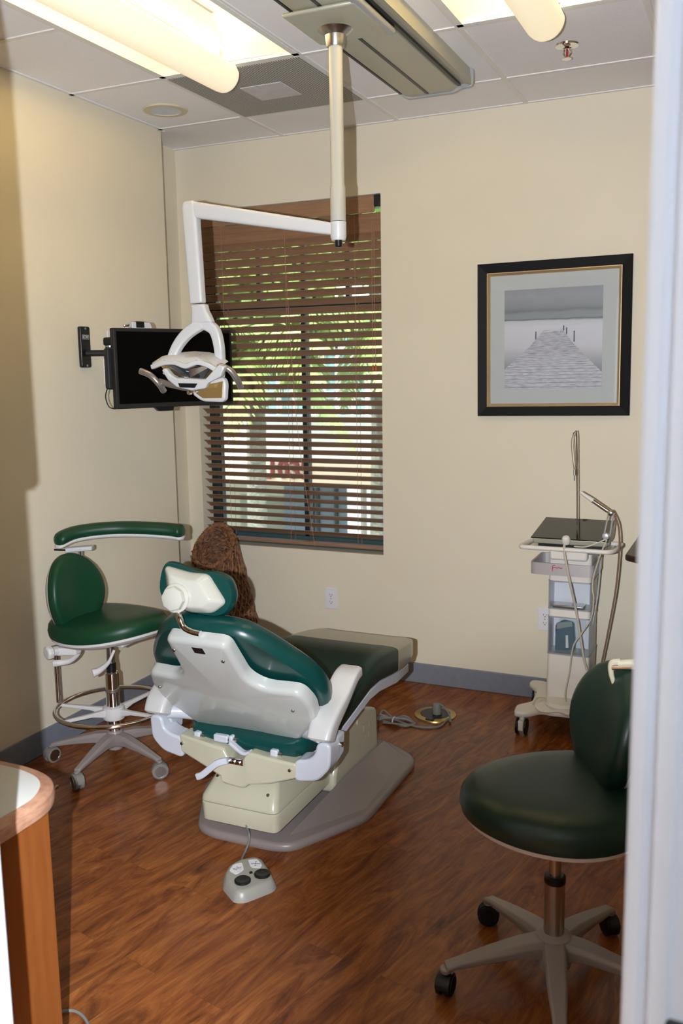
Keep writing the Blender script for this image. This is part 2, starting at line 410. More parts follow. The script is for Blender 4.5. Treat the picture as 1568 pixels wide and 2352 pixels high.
# right side: casing of several steps (the bright ribs seen close to the lens)
bm = BM()
prof = [(JR+x_, y_-.105) for x_, y_ in ((.000, .985), (.000, .972), (.004, .964), (.014, .962), (.019, .966), (.024, .966), (.027, .958), (.036, .955), (.042, .957), (.046, .964), (.30, .964), (.30, .985))]
loft(bm, [[(p[0], p[1], z) for p in prof] for z in (0, 2.19)])
bounds(bm, JR, JR+.022, .88, YW1, 0, 2.13)
dj = struct('door_2', bm, 'casing')
bm = BM(); M['latch'] = mat('latch_bronze', (.02, .02, .024), .4)
bounds(bm, -.060, .04, .853, .861, .93, .972)
lt = obj('latch_plate', bm, 'latch', dj, bevel=.002); bm = BM(); lathe(bm, [(.011, 0), (.011, .004), (.006, .007)], (-.042, .853, .945), 20, Matrix.Rotation(radians(90), 3, 'X')); obj('latch_screw', bm, 'steel', lt)

# ------------------------------------------------------------------ window
wroot = bpy.data.objects.new('window_1', None); COL.objects.link(wroot); wroot.location = ((WX0+WX1)/2, D+.12, WZ0); wroot['kind'] = 'structure'
bm = BM(); Y0, Y1 = D+.105, D+.15; fw = .045
bounds(bm, WX0, WX0+fw, Y0, Y1, WZ0, WZ1); bounds(bm, WX1-fw*.4, WX1, Y0, Y1, WZ0, WZ1); bounds(bm, WX0, WX1, Y0, Y1, WZ0, WZ0+.04); bounds(bm, WX0, WX1, Y0, Y1, WZ1-fw, WZ1)
bounds(bm, WX0, WX1, Y0, Y1, 1.895, 1.945)                        # transom
bounds(bm, -2.215, -2.183, Y0, Y1, WZ0, 1.92)                      # lower mullion
for x in (-2.468, -2.20, -1.945): bounds(bm, x-.013, x+.013, Y0+.01, Y1, 1.92, WZ1)
obj('window_frame', bm, 'alu', wroot, bevel=.004, smo=False)
bm = BM(); bounds(bm, WX0+.055, WX0+.067, Y0-.002, Y1-.01, WZ0, WZ1); obj('window_stop', bm, 'alu', wroot, smo=False)
M['sillgrey'] = mat('sill_grey', (.05, .085, .085), .3)
bm = BM(); bounds(bm, WX0, WX1, D+.085, D+.105, WZ0, WZ0+.055); bounds(bm, WX0, WX1, D+.105, D+.11, WZ0+.04, WZ0+.075); obj('window_sill', bm, 'sillgrey', wroot, bevel=.003, smo=False)
bm = BM(); bounds(bm, WX0+.01, WX1-.01, D+.128, D+.131, WZ0+.02, WZ1-.02); obj('window_pane', bm, 'glass', wroot, smo=False)

# ------------------------------------------------------------------ blind
BX0, BX1 = WX0+.012, WX1-.005
bl = thing('window_blind', ((BX0+BX1)/2, D+.04, WZ0), 'brown wooden venetian blind with open slats hanging in the window', 'blind')
bm = BM(); bounds(bm, BX0, BX1-.03, D+.002, D+.012, WZ1-.085, WZ1-.004); obj('valance', bm, 'blind', bl, bevel=.003, smo=False)
bm = BM(); bounds(bm, BX1-.032, BX1, D+.0, D+.05, WZ1-.06, WZ1-.004); obj('bracket', bm, 'black', bl, bevel=.003, label='small dark metal bracket at the right end')
bm = BM(); tilt = radians(33); pitch = .0432; z = WZ1-.106; zs = []
while z > WZ0+.075: zs.append(z); z -= pitch
for i, z in enumerate(zs):
    a = radians(62) if i < 2 else (tilt + radians(10)*max(0, 1-i/14))
    hw = .0255; yc = D+.038
    rot = Matrix.Rotation(-a, 3, 'X')
    ring = []
    rows = []
    for k in range(5):
        t = -1+2*k/4; bow = .0022*(1-t*t)
        rows.append((t*hw, bow))
    pts = [(y, b+.0014) for y, b in rows]+[(y, b-.0014) for y, b in rows[::-1]]
    loft(bm, [[Vector((x, yc, z))+rot @ Vector((0, p[0], p[1])) for p in pts] for x in (BX0, BX1)])
obj('slats', bm, 'blind', bl)
bm = BM(); bounds(bm, BX0, BX1, D+.012, D+.062, WZ0+.022, WZ0+.040); obj('bottom_rail', bm, 'blind', bl, bevel=.004)
for x in (-2.622, -2.25, -1.858):
    bm = BM()
    for yy in (D+.013, D+.062): cyl(bm, (x, yy, WZ0+.03), (x+random.uniform(-.01, .01), yy, WZ1-.08), .0011, 6)
    for z in zs: cyl(bm, (x+.004, D+.013, z+.012), (x+.004, D+.060, z-.012), .0008, 5)
    obj('ladder_cord', bm, 'cord', bl)
bm = BM(); tube(bm, [(-2.245, D+.006, 2.27), (-2.232, D+.006, 1.9), (-2.19, D+.006, 1.25), (-2.105, D+.006, WZ0+.01)], .0013, 6); obj('lift_cord', bm, 'cord', bl)
bm = BM(); tube(bm, [(-1.757, D+.0, WZ1-.13), (-1.76, D-.002, 2.0), (-1.757, D-.004, 1.62)], .0014, 6); tube(bm, [(-1.748, D+.0, WZ1-.13), (-1.747, D-.002, 2.0), (-1.745, D-.004, 1.62)], .0014, 6)
pc = obj('pull_cord', bm, 'cord', bl)
M['tassel'] = mat('tassel_wood', (.40, .10, .03), .3)
for x in (-1.758, -1.742):
    bm = BM(); lathe(bm, [(.002, .026), (.005, .02), (.008, .006), (.006, -.004)], (x, D-.004, 1.598), 14); obj('tassel', bm, 'tassel', pc)

# ================================================================== CEILING THINGS
for ti, (x0, x1) in enumerate(TX):
    t = thing('troffer_light', ((x0+x1)/2, (TY0+TY1)/2, ZC),
              ['lit recessed ceiling light with round basket, near the left wall', 'lit recessed ceiling light with round basket, beside the sprinkler'][ti], 'ceiling light', 'recessed basket lights')
    xc = (x0+x1)/2; a0, a1, b0, b1 = x0+.012, x1-.012, TY0+.012, TY1-.012
    # curved reflector vault (open below)
    bm = BM(); N = 16
    def vault(yy, s=1.0): return [(xc+(a1-a0)/2*s*cos(pi-pi*k/N), yy, ZC+.001+.15*sin(pi*k/N)**.8*s) for k in range(N+1)]
    rows = [vault(b0+.06), vault(b1-.11)]
    vr = [[bm.verts.new(p) for p in r] for r in rows]
    for k in range(N): bm.faces.new((vr[0][k], vr[0][k+1], vr[1][k+1], vr[1][k]))
    # arched ends leaning outwards
    for row, yy in ((vr[0], b0), (vr[1], b1)):
        nb = [bm.verts.new((xc+(a1-a0)/2*cos(pi-pi*k/N), yy, ZC+.001+.012*sin(pi*k/N))) for k in range(N+1)]
        for k in range(N): bm.faces.new((row[k], row[k+1], nb[k+1], nb[k]))
    bmesh.ops.solidify(bm, geom=bm.faces[:], thickness=.002)
    obj('reflector', bm, 'fixture', t)
    bm = BM()
    for (p, q, r_, s_) in ((x0, a0+.010, TY0, TY1), (a1-.010, x1, TY0, TY1), (x0, x1, TY0, b0+.010), (x0, x1, b1-.010, TY1)): bounds(bm, p, q, r_, s_, ZC-.006, ZC+.004)
    obj('fixture_frame', bm, 'fixture', t, smo=False)
    # perforated basket along the middle, hanging a little below the ceiling
    bm = BM(); R, zc = .066, ZC-.042; N2 = 24
    yend = b1-.005
    for yy0, yy1 in ((b0+.03, yend),):
        rr = []
        for yy, s in ((yy0, 1), (yy1-.03, 1), (yy1-.012, .97), (yy1-.003, .85), (yy1, .6)):
            rr.append([(xc+R*s*cos(pi+pi*k/N2*1.0), yy, zc+R*s*sin(pi+pi*k/N2)) for k in range(N2+1)]+[(xc+R*s*.80, yy, zc+.028*s), (xc-R*s*.80, yy, zc+.028*s)])
        loft(bm, rr)
    obj('basket_diffuser', bm, 'diffuser', t)
    bm = BM()
    for dx in (-.032, .032): cyl(bm, (xc+dx, b0+.08, ZC+.026), (xc+dx, yend-.09, ZC+.026), .014, 12)
    obj('fluorescent_tube', bm, 'lampglow', t)
    bm = BM()
    for yy in (b0+.10, yend-.12): bounds(bm, xc-.05, xc+.05, yy-.008, yy+.008, ZC-.01, ZC+.012)
    bounds(bm, xc-.02, xc+.02, b0+.06, yend-.06, ZC+.05, ZC+.140); obj('lamp_holder', bm, 'fixture', t, smo=False)

# return air grille
bm = BM(); bounds(bm, -2.224, -1.631, 3.277, 3.889, ZC-.006, ZC-.001)
gr = solo('return_grille', bm, 'vent', 'grey perforated return air grille in the ceiling behind the left light', 'vent', (-1.93, 3.58, ZC-.004), smo=False)
M['ventplate'] = noise_col(mat('vent_centre', (.62, .60, .60), .6), (.56, .55, .55), (.66, .64, .64), 12)
bm = BM(); bounds(bm, -2.02, -1.83, 3.50, 3.69, ZC-.009, ZC-.006); obj('centre_plate', bm, 'ventplate', gr, smo=False, label='plain pale square plate')
# ceiling speaker / downlight ring
M['ringcream'] = mat('ring_cream', (.62, .56, .40), .5); M['canwhite'] = mat('can_white', (.62, .66, .72), .5)
c0 = Vector((-2.49, 3.64, ZC))
bm = BM(); lathe(bm, [(.074, -.001), (.072, -.008), (.098, -.007), (.102, 0)], c0, 36, cap=False)
rl = solo('round_downlight', bm, 'ringcream', 'round unlit recessed downlight with cream ring in the ceiling tile', 'downlight', c0)
bm = BM(); lathe(bm, [(.075, -.001), (.0745, -.004), (.045, -.0015), (.0, -.001)], c0, 36, cap=False); obj('lamp_well', bm, 'canwhite', rl, label='pale blue white inside')
# sprinkler
sp = thing('sprinkler_head', (-.70, 3.615, ZC), 'chrome fire sprinkler head in the ceiling tile near the doorway', 'sprinkler')
bm = BM(); lathe(bm, [(.044, 0), (.042, -.006), (.026, -.010), (.016, -.004), (.0, -.004)], (-.70, 3.615, ZC-.001), 28); obj('escutcheon', bm, 'chrome', sp)
bm = BM(); cyl(bm, (-.70, 3.615, ZC-.002), (-.70, 3.615, ZC-.018), .010); 
for s in (-1, 1): tube(bm, [(-.70+s*.008, 3.615, ZC-.016), (-.70+s*.014, 3.615, ZC-.03), (-.70+s*.003, 3.615, ZC-.047)], .0025, 8)
obj('sprinkler_body', bm, 'chrome', sp)
bm = BM(); lathe(bm, [(.003, -.047), (.018, -.049), (.018, -.051), (.0, -.052)], (-.70, 3.615, ZC), 16, cap=False); obj('deflector', bm, 'chrome', sp)
bm = BM(); cyl(bm, (-.70, 3.615, ZC-.018), (-.70, 3.615, ZC-.042), .0035, 10); obj('glass_bulb', bm, 'redbulb', sp)

# ------------------------------------------------------------------ dental lamp on ceiling track
LY = 2.85; ZT = 2.69
tr = thing('ceiling_light_track', (-1.235, 2.5, ZC), 'long grey aluminium ceiling track carrying the dental lamp pole', 'ceiling track')
X0, X1, YA, YB = -1.385, -1.085, 1.30, 3.70
bm = BM(); prof = [(X0+.03, ZC), (X0+.012, ZT+.03), (X0+.02, ZT+.008), (X0+.05, ZT), (X0+.118, ZT), (X0+.118, ZT+.016), (X0+.126, ZT+.016), (X0+.126, ZT), (X1-.085, ZT), (X1-.06, ZT+.010), (X1-.055, ZT+.02), (X1-.03, ZT+.022), (X1, ZT+.012), (X1-.01, ZC)]
loft(bm, [[(p[0], y, p[1]) for p in prof] for y in (YA, YB)]); obj('track_body', bm, 'trackmetal', tr)
for xa, xb, nm in ((X0+.004, X0+.014, 'rail_groove'), (X0+.116, X0+.128, 'rail_groove'), (X1-.052, X1-.040, 'rail_groove')):
    bm = BM(); bounds(bm, xa, xb, YA+.02, YB-.02, ZT-.001+(.012 if xb == X0+.014 or xa == X1-.052 else 0)-.001, ZT+.016+(.006)); obj(nm, bm, 'black', tr, smo=False, label='black slot along the track')
poly = rounded([(X0-.003, ZC), (X0-.003, ZT+.02), (X0+.025, ZT-.008), (X1-.075, ZT-.008), (X1-.05, ZT+.004), (X1+.004, ZT+.006), (X1+.008, ZC)], .02)
for ya, yb in ((YB, YB+.012), (YA-.012, YA)):
    bm = BM(); loft(bm, [[(p[0], y, p[1]) for p in poly] for y in (ya, yb)]); obj('end_cap', bm, 'trackgrey', tr, bevel=.004)
lp = thing('dental_lamp', (-1.288, LY, ZT), 'white dental operatory lamp on an elbowed arm under the ceiling track', 'dental lamp')
bm = BM(); bounds(bm, X0-.008, X1-.062, LY-.17, LY+.11, ZT-.014, ZT-.001); obj('trolley_plate', bm, 'trackmetal', lp, bevel=.006)
bm = BM(); bounds(bm, X1-.075, X1-.045, LY-.5, LY+.13, ZT-.012, ZT+.008); obj('trolley_cover', bm, 'trackgrey', lp, bevel=.005)
PX_ = -1.288
bm = BM(); lathe(bm, [(.058, ZT-.014), (.052, ZT-.02), (.034, ZT-.032), (.030, ZT-.06), (.028, ZT-.066)], (PX_, LY, 0), 32); obj('ceiling_flange', bm, 'steel', lp)
bm = BM(); lathe(bm, [(.0225, ZT-.06), (.0225, 2.20), (.0255, 2.195), (.0255, 2.085)], (PX_, LY, 0), 28); obj('drop_tube', bm, 'lampcream', lp)
bm = BM(); lathe(bm, [(.0265, 2.083), (.0265, 2.035), (.024, 2.028), (.023, 2.024)], (PX_, LY, 0), 28); obj('swivel_collar', bm, 'lampwhite', lp)
bm = BM(); lathe(bm, [(.012, 2.026), (.012, 2.006), (.009, 2.003)], (PX_, LY, 0), 18); obj('end_stop', bm, 'black', lp, label='short black peg under the collar')
# long arm: a tapered box section
EB = Vector((-1.853, LY-.01, 2.168))
bm = BM(); a, b = Vector((PX_, LY, 2.058)), EB; d = (b-a).normalized(); n = Vector((0, 1, 0)); u_ = n.cross(d)*-1
def sect(c, w, h, ax, up): return [c+ax*w*sx+up*h*sz for sx, sz in rounded([(-1, -1), (1, -1), (1, 1), (-1, 1)], .5, 4)]
up_ = Vector((-d.z, 0, d.x)); 
if up_.z < 0: up_ = -up_
loft(bm, [sect(a+d*.01, .018, .019, n, up_), sect(a+d*.06, .018, .021, n, up_), sect(a.lerp(b, .96), .019, .028, n, up_), sect(b+d*.01, .018, .026, n, up_)]); obj('upper_arm', bm, 'lampwhite', lp, bevel=.003)
# drop arm
E2 = onY(455, 705, LY-.01); bm = BM()
d2 = (E2-EB).normalized(); s2 = Vector((-d2.z, 0, d2.x))
loft(bm, [sect(EB+d2*-.028, .016, .020, n, s2), sect(EB+d2*-.012, .020, .029, n, s2), sect(EB+d2*.03, .020, .029, n, s2), sect(E2-d2*.03, .018, .027, n, s2), sect(E2-d2*.012, .018, .026, n, s2)])
obj('lower_arm', bm, 'lampwhite', lp, bevel=.004)
# neck and yoke
bm = BM(); N0 = onY(458, 700, LY-.01); N1 = onY(466, 742, LY-.01)
loft(bm, [sect(N0, .019, .029, n, s2), sect(N0.lerp(N1, .35), .020, .030, n, s2), sect(N0.lerp(N1, .65), .019, .038, n, s2), sect(N1, .017, .045, n, s2)])
obj('neck', bm, 'lampwhite', lp, bevel=.003)
def bar(bm, pts, w, h, k=6):   # sweep of a rounded rectangle in the plane of the lamp
    P = catmull(pts, k); rings = []
    for i, p in enumerate(P):
        t = (P[min(i+1, len(P)-1)]-P[max(i-1, 0)]).normalized(); s = t.cross(Vector((0, 1, 0)))
        if s.length < .1: s = Vector((1, 0, 0))
        s.normalize(); y = s.cross(t).normalized(); f = i/(len(P)-1)
        ww = w(f) if callable(w) else w; hh = h(f) if callable(h) else h
        rings.append(sect(p, ww, hh, s, y))
    loft(bm, rings)
bm = BM()
bar(bm, [onY(466, 742, LY-.01), onY(432, 765, LY-.015), onY(408, 795, LY-.02), onY(392, 835, LY-.03), onY(385, 862, LY-.035)], lambda f: .021-.006*f, .016)
bar(bm, [onY(466, 742, LY-.01), onY(492, 758, LY-.005), onY(503, 795, LY+.0), onY(506, 840, LY+.01), onY(504, 880, LY+.01)], lambda f: .021-.008*f, .016)
yk = obj('yoke', bm, 'lampwhite', lp, bevel=.003)
# lamp head: winged cover, facet mirrors, control bar
YH = LY-.04
def face_solid(bm, px, ya, yb, shift=(0, 0)):
    A = [onY(x, y, ya) for x, y in px]; n_ = len(px)
    B = [p+Vector((shift[0], yb-ya, shift[1])) for p in A]
    loft(bm, [A, B])
bm = BM()
# curved upper shell, swept from the left tip to the right shoulder
top = [(348, 834), (372, 818), (400, 812), (428, 810), (455, 816), (480, 822), (497, 836)]
bot = [(352, 842), (376, 828), (402, 828), (425, 836), (450, 827), (475, 834), (497, 850)]
R1 = []
for (tx, ty), (bx, by) in zip(top, bot):
    a1_, b1_ = onY(tx, ty, YH+.02), onY(bx, by, YH-.035)
    b2_, a2_ = b1_+Vector((0, .085, .030)), a1_+Vector((0, .06, .006))
    R1.append([b1_, a1_*.35+b1_*.65+Vector((0, -.006, .006)), a1_, a2_, b2_])
loft(bm, R1)
lh = obj('lamp_shell', bm, 'lampwhite', lp, bevel=.003)
bm = BM(); bar(bm, [onY(350, 843, YH-.03), onY(376, 834, YH-.035), onY(403, 833, YH-.038), onY(427, 841, YH-.04), onY(452, 833, YH-.038), onY(477, 838, YH-.035), onY(500, 852, YH-.03)], .0085, .010); obj('shell_lip', bm, 'lampwhite', lh, bevel=.002)
bm = BM(); face_solid(bm, [(372, 842), (495, 840), (472, 874), (402, 874)], YH+.012, YH+.020); obj('reflector_back', bm, 'mirror', lh)
bm = BM(); face_solid(bm, [(404, 869), (470, 872), (500, 838), (515, 842), (505, 866), (477, 880), (470, 893), (440, 898), (405, 890), (385, 874), (370, 850), (378, 846), (392, 862)], YH-.055, YH-.03, (0, .004)); obj('front_bezel', bm, 'lampwhite', lh, bevel=.005)
bm = BM(); face_solid(bm, [(408, 880), (452, 881), (446, 891), (412, 890)], YH-.060, YH-.054); obj('control_panel', bm, 'black', lh, bevel=.002, label='small black control panel')
for poly, mm in (([(372, 838), (398, 834), (404, 868), (392, 866)], 'amber'), ([(393, 838), (425, 845), (440, 868), (405, 870)], 'mirror'), ([(402, 830), (450, 832), (425, 850)], 'amber'), ([(438, 848), (480, 838), (455, 870), (440, 868)], 'mirror'), ([(450, 830), (492, 838), (470, 850)], 'amber')):
    bm = BM(); A = [onY(x, y, YH-.02) for x, y in poly]
    for i, p in enumerate(A): p.y += .03 if i in (1, 2) else -.012
    loft(bm, [A, [p+Vector((0, .012, .004)) for p in A]]); obj('mirror_facet', bm, mm, lh)
# lower wing, hinged under the head
bm = BM(); face_solid(bm, rounded([(440, 905), (450, 893), (480, 872), (512, 866), (518, 880), (516, 918), (508, 924), (462, 922)], 12), YH-.01, YH+.015); lw = obj('lower_wing', bm, 'lampwhite', lh, bevel=.005)
bm = BM(); face_solid(bm, [(449, 903), (480, 882), (511, 876), (509, 914), (466, 915)], YH-.016, YH-.011); obj('wing_mirror', bm, 'amber', lw)
for px_ in ((434, 902), (442, 898)):
    bm = BM(); p = onY(px_[0], px_[1], YH-.03); lathe(bm, [(.0, -.006), (.007, -.004), (.008, .01)], p, 12, Matrix.Rotation(radians(-90), 3, 'X'), cap=False); obj('sensor', bm, 'chrome', lh)
M['handle'] = mat('handle_grey', (.40, .36, .33), .25, metal=.7)
for pts in ([(322, 852, -.09), (345, 862, -.085), (365, 882, -.07), (376, 898, -.04)], [(500, 840, -.06), (525, 848, -.05), (542, 868, -.03), (553, 890, .0)], [(366, 876, -.06), (395, 884, -.06), (440, 892, -.05), (480, 886, -.04), (510, 868, -.02)]):
    bm = BM(); tube(bm, [onY(x, y, LY+dy) for x, y, dy in pts], .0115, 12); obj('handle', bm, 'handle', lh, label='curved grey metal grip')

# ================================================================== MONITOR
dirT = Vector((.24, .54, 0)).normalized(); TL = Vector((-2.40, 3.07, 0)); WT = .585; nT = Vector((dirT.y, -dirT.x, 0)); zb, zt = 1.455, 1.785
tvc = TL+dirT*WT/2
tv = thing('wall_monitor', (tvc.x, tvc.y, zb), 'flat black monitor switched off on a swing arm by the window', 'monitor')
FT = frame((TL.x, TL.y, zb), dirT, (0, 0, 1), nT)
bm = BM(); prism(bm, [(0, 0), (WT, 0), (WT, zt-zb), (0, zt-zb)], -.03, 0, FT); obj('housing', bm, 'blackmatte', tv, bevel=.004)
bm = BM(); prism(bm, [(.014, .020), (WT-.014, .020), (WT-.014, zt-zb-.014), (.014, zt-zb-.014)], 0, .0012, FT); obj('screen', bm, 'screen', tv, smo=False)
bm = BM(); prism(bm, [(.20, -.016), (.27, -.016), (.275, .002), (.18, .002)], -.025, -.002, FT); obj('chin_tab', bm, 'black', tv, bevel=.002)
bm = BM(); prism(bm, rounded([(-.016, .08), (.10, .08), (.10, .25), (-.016, .25)], .012), -.062, -.03, FT); obj('rear_cover', bm, 'blackmatte', tv, bevel=.006)
bm = BM(); tube(bm, [FT @ Vector((-.012, .085, -.05)), FT @ Vector((-.022, .05, -.05)), FT @ Vector((-.014, .01, -.04)), FT @ Vector((.01, -.0, -.03))], .0025, 8); obj('power_lead', bm, 'black', tv)
ma = thing('monitor_arm', (XL, 3.25, 1.63), 'black wall bracket and swing arm holding the monitor', 'bracket')
pa, pb = onX(175, 750, XL), onX(203, 845, XL)
bm = BM(); prism(bm, rounded([(3.222, 1.628), (3.285, 1.628), (3.285, 1.806), (3.222, 1.806)], .010), XL, XL+.018, Matrix(((0, 0, 1, 0), (1, 0, 0, 0), (0, 1, 0, 0), (0, 0, 0, 1)))); wp = obj('wall_plate', bm, 'black', ma, bevel=.004)
for zz in (1.797, 1.637):
    bm = BM(); cyl(bm, (XL+.017, 3.2535, zz), (XL+.020, 3.2535, zz), .005, 12); obj('screw', bm, 'steel', wp)
bm = BM()
for (ya, yb, za, zb_) in ((3.232, 3.275, 1.768, 1.7695), (3.232, 3.275, 1.751, 1.7525), (3.232, 3.2335, 1.751, 1.7695), (3.2735, 3.275, 1.751, 1.7695)): bounds(bm, XL+.0178, XL+.0188, ya, yb, za, zb_)
obj('logo_border', bm, 'lightmark', wp, smo=False)
text_mesh('logo_text', 'ICW', .017, frame((XL+.018, 3.2535, 1.760), (0, 1, 0), (0, 0, 1), (1, 0, 0)), 'lightmark', wp, .0006, .0006)
bm = BM(); ja = Vector((-2.60, 3.30, 1.70)); cyl(bm, (ja.x, ja.y, 1.675), (ja.x, ja.y, 1.715), .020); tube(bm, [(XL+.016, 3.2535, 1.69), (ja.x, ja.y, 1.69)], .014, 10, sm=False); obj('arm_segment', bm, 'blackmatte', ma)
bm = BM(); cyl(bm, (ja.x, ja.y, 1.715), (ja.x, ja.y, 1.722), .0205); obj('bearing_ring', bm, 'steel', ma)
bm = BM(); a = FT @ Vector((.12, .24, -.06)); a.z = 1.74; b = Vector((ja.x, ja.y, 1.74)); dd = (a-b).normalized(); nn = Vector((-dd.y, dd.x, 0))
loft(bm, [sect(b-dd*.02, .022, .018, nn, Vector((0, 0, 1))), sect(a, .022, .018, nn, Vector((0, 0, 1)))]); obj('arm_segment', bm, 'blackmatte', ma, bevel=.003)
bm = BM(); p = FT @ Vector((.035, .165, -.075)); cyl(bm, (p.x-.01, p.y, p.z-.055), (p.x-.01, p.y, p.z+.06), .022); bounds(bm, p.x-.01, p.x+.03, p.y-.012, p.y+.012, p.z-.05, p.z+.05); cyl(bm, (p.x-.01, p.y, p.z+.05), (a.x, a.y, 1.735), .014); obj('tilt_joint', bm, 'blackmatte', ma)
# little device on top of monitor
wc = thing('small_webcam', tuple(FT @ Vector((.13, zt-zb, -.02))), 'small silver and black camera unit on top of the monitor', 'webcam')
F2 = FT @ Matrix.Translation((.13, zt-zb, -.018))
bm = BM(); prism(bm, rounded([(-.04, 0), (.055, 0), (.045, .024), (-.04, .026)], .005), -.02, .016, F2); obj('camera_case', bm, 'cartgrey', wc, bevel=.003)
bm = BM(); prism(bm, [(-.022, .002), (.018, .002), (.016, .027), (-.022, .028)], -.021, .018, F2); obj('camera_window', bm, 'black', wc, bevel=.002)
bm = BM(); cyl(bm, F2 @ Vector((-.04, .014, 0)), F2 @ Vector((-.062, .010, 0)), .005, 10); lathe(bm, [(0, -.007), (.006, -.003), (.006, .003), (0, .007)], F2 @ Vector((-.066, .010, 0)), 12, cap=False); obj('cable_plug', bm, 'chrome', wc)
# white cover plates behind monitor
def wall_plate_left(y, z, lab):
    bm = BM(); bounds(bm, XL, XL+.006, y-.055, y+.055, z-.057, z+.057)
    return solo('wall_cover_plate', bm, 'outlet', lab, 'cover plate', (XL, y, z), bevel=.002)
wall_plate_left(3.475, 1.735, 'upper white cover plate on the left wall behind the monitor arm')
wall_plate_left(3.44, 1.61, 'lower white cover plate on the left wall behind the monitor arm')

# ================================================================== PICTURE
pc0 = Vector((-.868, D, 1.728)); pic = thing('framed_picture', (pc0.x, D, pc0.z-.35), 'black framed print of a pier over still water on the back wall', 'picture')
FP = frame((pc0.x, D, pc0.z), (1, 0, 0), (0, 0, 1), (0, -1, 0)) @ Matrix.Rotation(radians(.5), 4, 'Z')
def ringframe(bm, pr, half):  # pr: profile [(inset from edge, height)]
    rings = []
    for (d_, h_) in pr:
        s = half-d_; rings.append([FP @ Vector((x*(s-.004), y*s, h_)) for x, y in ((-1, -1), (1, -1), (1, 1), (-1, 1))])
    loft(bm, rings, False, True)
bm = BM(); ringframe(bm, [(0, .001), (0, .024), (.004, .027), (.040, .018), (.044, .016), (.044, .001)], .352); obj('frame_moulding', bm, 'frameblack', pic, smo=False)
bm = BM(); ringframe(bm, [(.0435, .002), (.0435, .019), (.047, .020), (.058, .008), (.058, .002)], .352); obj('frame_fillet', bm, 'gold', pic, smo=False, label='thin gold inner edge')
bm = BM(); prism(bm, [(-.297, -.297), (.297, -.297), (.297, .297), (-.297, .297)], .001, .007, FP); obj('mat_board', bm, 'matboard', pic, smo=False, label='pale grey green mat')
def print_mat():
    m = mat('pier_photo', (.5, .5, .5), .5); n, l, b = nodes(m); tc = n.new('ShaderNodeTexCoord'); sp_ = n.new('ShaderNodeSeparateXYZ'); l.new(tc.outputs['Object'], sp_.inputs[0])
    mr = n.new('ShaderNodeMapRange'); mr.inputs[1].default_value = -.225; mr.inputs[2].default_value = .225; l.new(sp_.outputs['Z'], mr.inputs[0])
    # wispy noise stretched sideways shifts the bands
    mp = n.new('ShaderNodeMapping'); mp.inputs['Scale'].default_value = (4, 1, 22); l.new(tc.outputs['Object'], mp.inputs[0]); no = n.new('ShaderNodeTexNoise'); no.inputs['Scale'].default_value = 1.6; no.inputs['Detail'].default_value = 5; l.new(mp.outputs[0], no.inputs['Vector'])
    ma_ = n.new('ShaderNodeMath'); ma_.operation = 'MULTIPLY_ADD'; l.new(no.outputs[0], ma_.inputs[0]); ma_.inputs[1].default_value = .06; l.new(mr.outputs[0], ma_.inputs[2])
    ma2 = n.new('ShaderNodeMath'); ma2.operation = 'SUBTRACT'; l.new(ma_.outputs[0], ma2.inputs[0]); ma2.inputs[1].default_value = .03
    r = n.new('ShaderNodeValToRGB'); e = r.color_ramp.elements; e[0].position = 0; e[0].color = (.36, .37, .39, 1); e[1].position = 1; e[1].color = (.29, .31, .34, 1)
    for p, c in ((.16, (.22, .235, .25)), (.30, (.40, .41, .43)), (.42, (.56, .57, .60)), (.62, (.60, .61, .65)), (.682, (.52, .54, .57)), (.695, (.13, .15, .16)), (.71, (.27, .30, .315)), (.76, (.26, .29, .30)), (.785, (.19, .215, .22)), (.82, (.25, .28, .29)), (.92, (.31, .33, .355))):
        k = e.new(p); k.color = (*c, 1)
    l.new(ma2.outputs[0], r.inputs[0]); l.new(r.outputs[0], b.inputs['Base Color']); return m
bm = BM(); prism(bm, [(-.223, -.227), (.223, -.227), (.223, .227), (-.223, .227)], .007, .008, FP)
org = (pc0.x, D, pc0.z); bmesh.ops.translate(bm, verts=bm.verts, vec=-Vector(org)); pr_ = obj('print', bm, print_mat(), pic, smo=False, world=False); pr_.location = (0, 0, .35)
def pier_mat():
    m = mat('pier_deck', (.4, .4, .4), .7); n, l, b = nodes(m); tc = n.new('ShaderNodeTexCoord')
    mp = n.new('ShaderNodeMapping'); mp.inputs['Scale'].default_value = (3, 1, 26); l.new(tc.outputs['Object'], mp.inputs[0]); no = n.new('ShaderNodeTexNoise'); no.inputs['Scale'].default_value = 9; no.inputs['Detail'].default_value = 6; l.new(mp.outputs[0], no.inputs['Vector'])
    r = n.new('ShaderNodeValToRGB'); r.color_ramp.elements[0].position = .3; r.color_ramp.elements[1].position = .6; r.color_ramp.elements[0].color = (.34, .35, .39, 1); r.color_ramp.elements[1].color = (.60, .61, .65, 1)
    l.new(no.outputs[0], r.inputs[0]); l.new(r.outputs[0], b.inputs['Base Color']); return m
bm = BM(); prism(bm, [(-.223, -.227), (.223, -.227), (.223, -.155), (.095, -.025), (.045, .040), (-.040, .040), (-.105, -.035), (-.223, -.135)], .008, .0085, FP)
dk = obj('pier_deck', bm, pier_mat(), pr_, smo=False)
M['ink'] = mat('ink_grey', (.05, .05, .07), .8)
bm = BM(); y = -.220; st = .020
edgeL = lambda y: (-.223 if y < -.135 else (-.105-(.223-.105)*(-.035-y)/.10 if y < -.035 else -.105+(.065)*(y+.035)/.075))
edgeR = lambda y: (.223 if y < -.155 else (.095+(.128)*(-.025-y)/.13 if y < -.025 else .095-.05*(y+.025)/.065))
while y < .03:
    th = max(.0006, st*.07); prism(bm, [(edgeL(y), y), (edgeR(y), y), (edgeR(y), y+th), (edgeL(y), y+th)], .0085, .0087, FP); y += st; st *= .90; st = max(st, .0045)
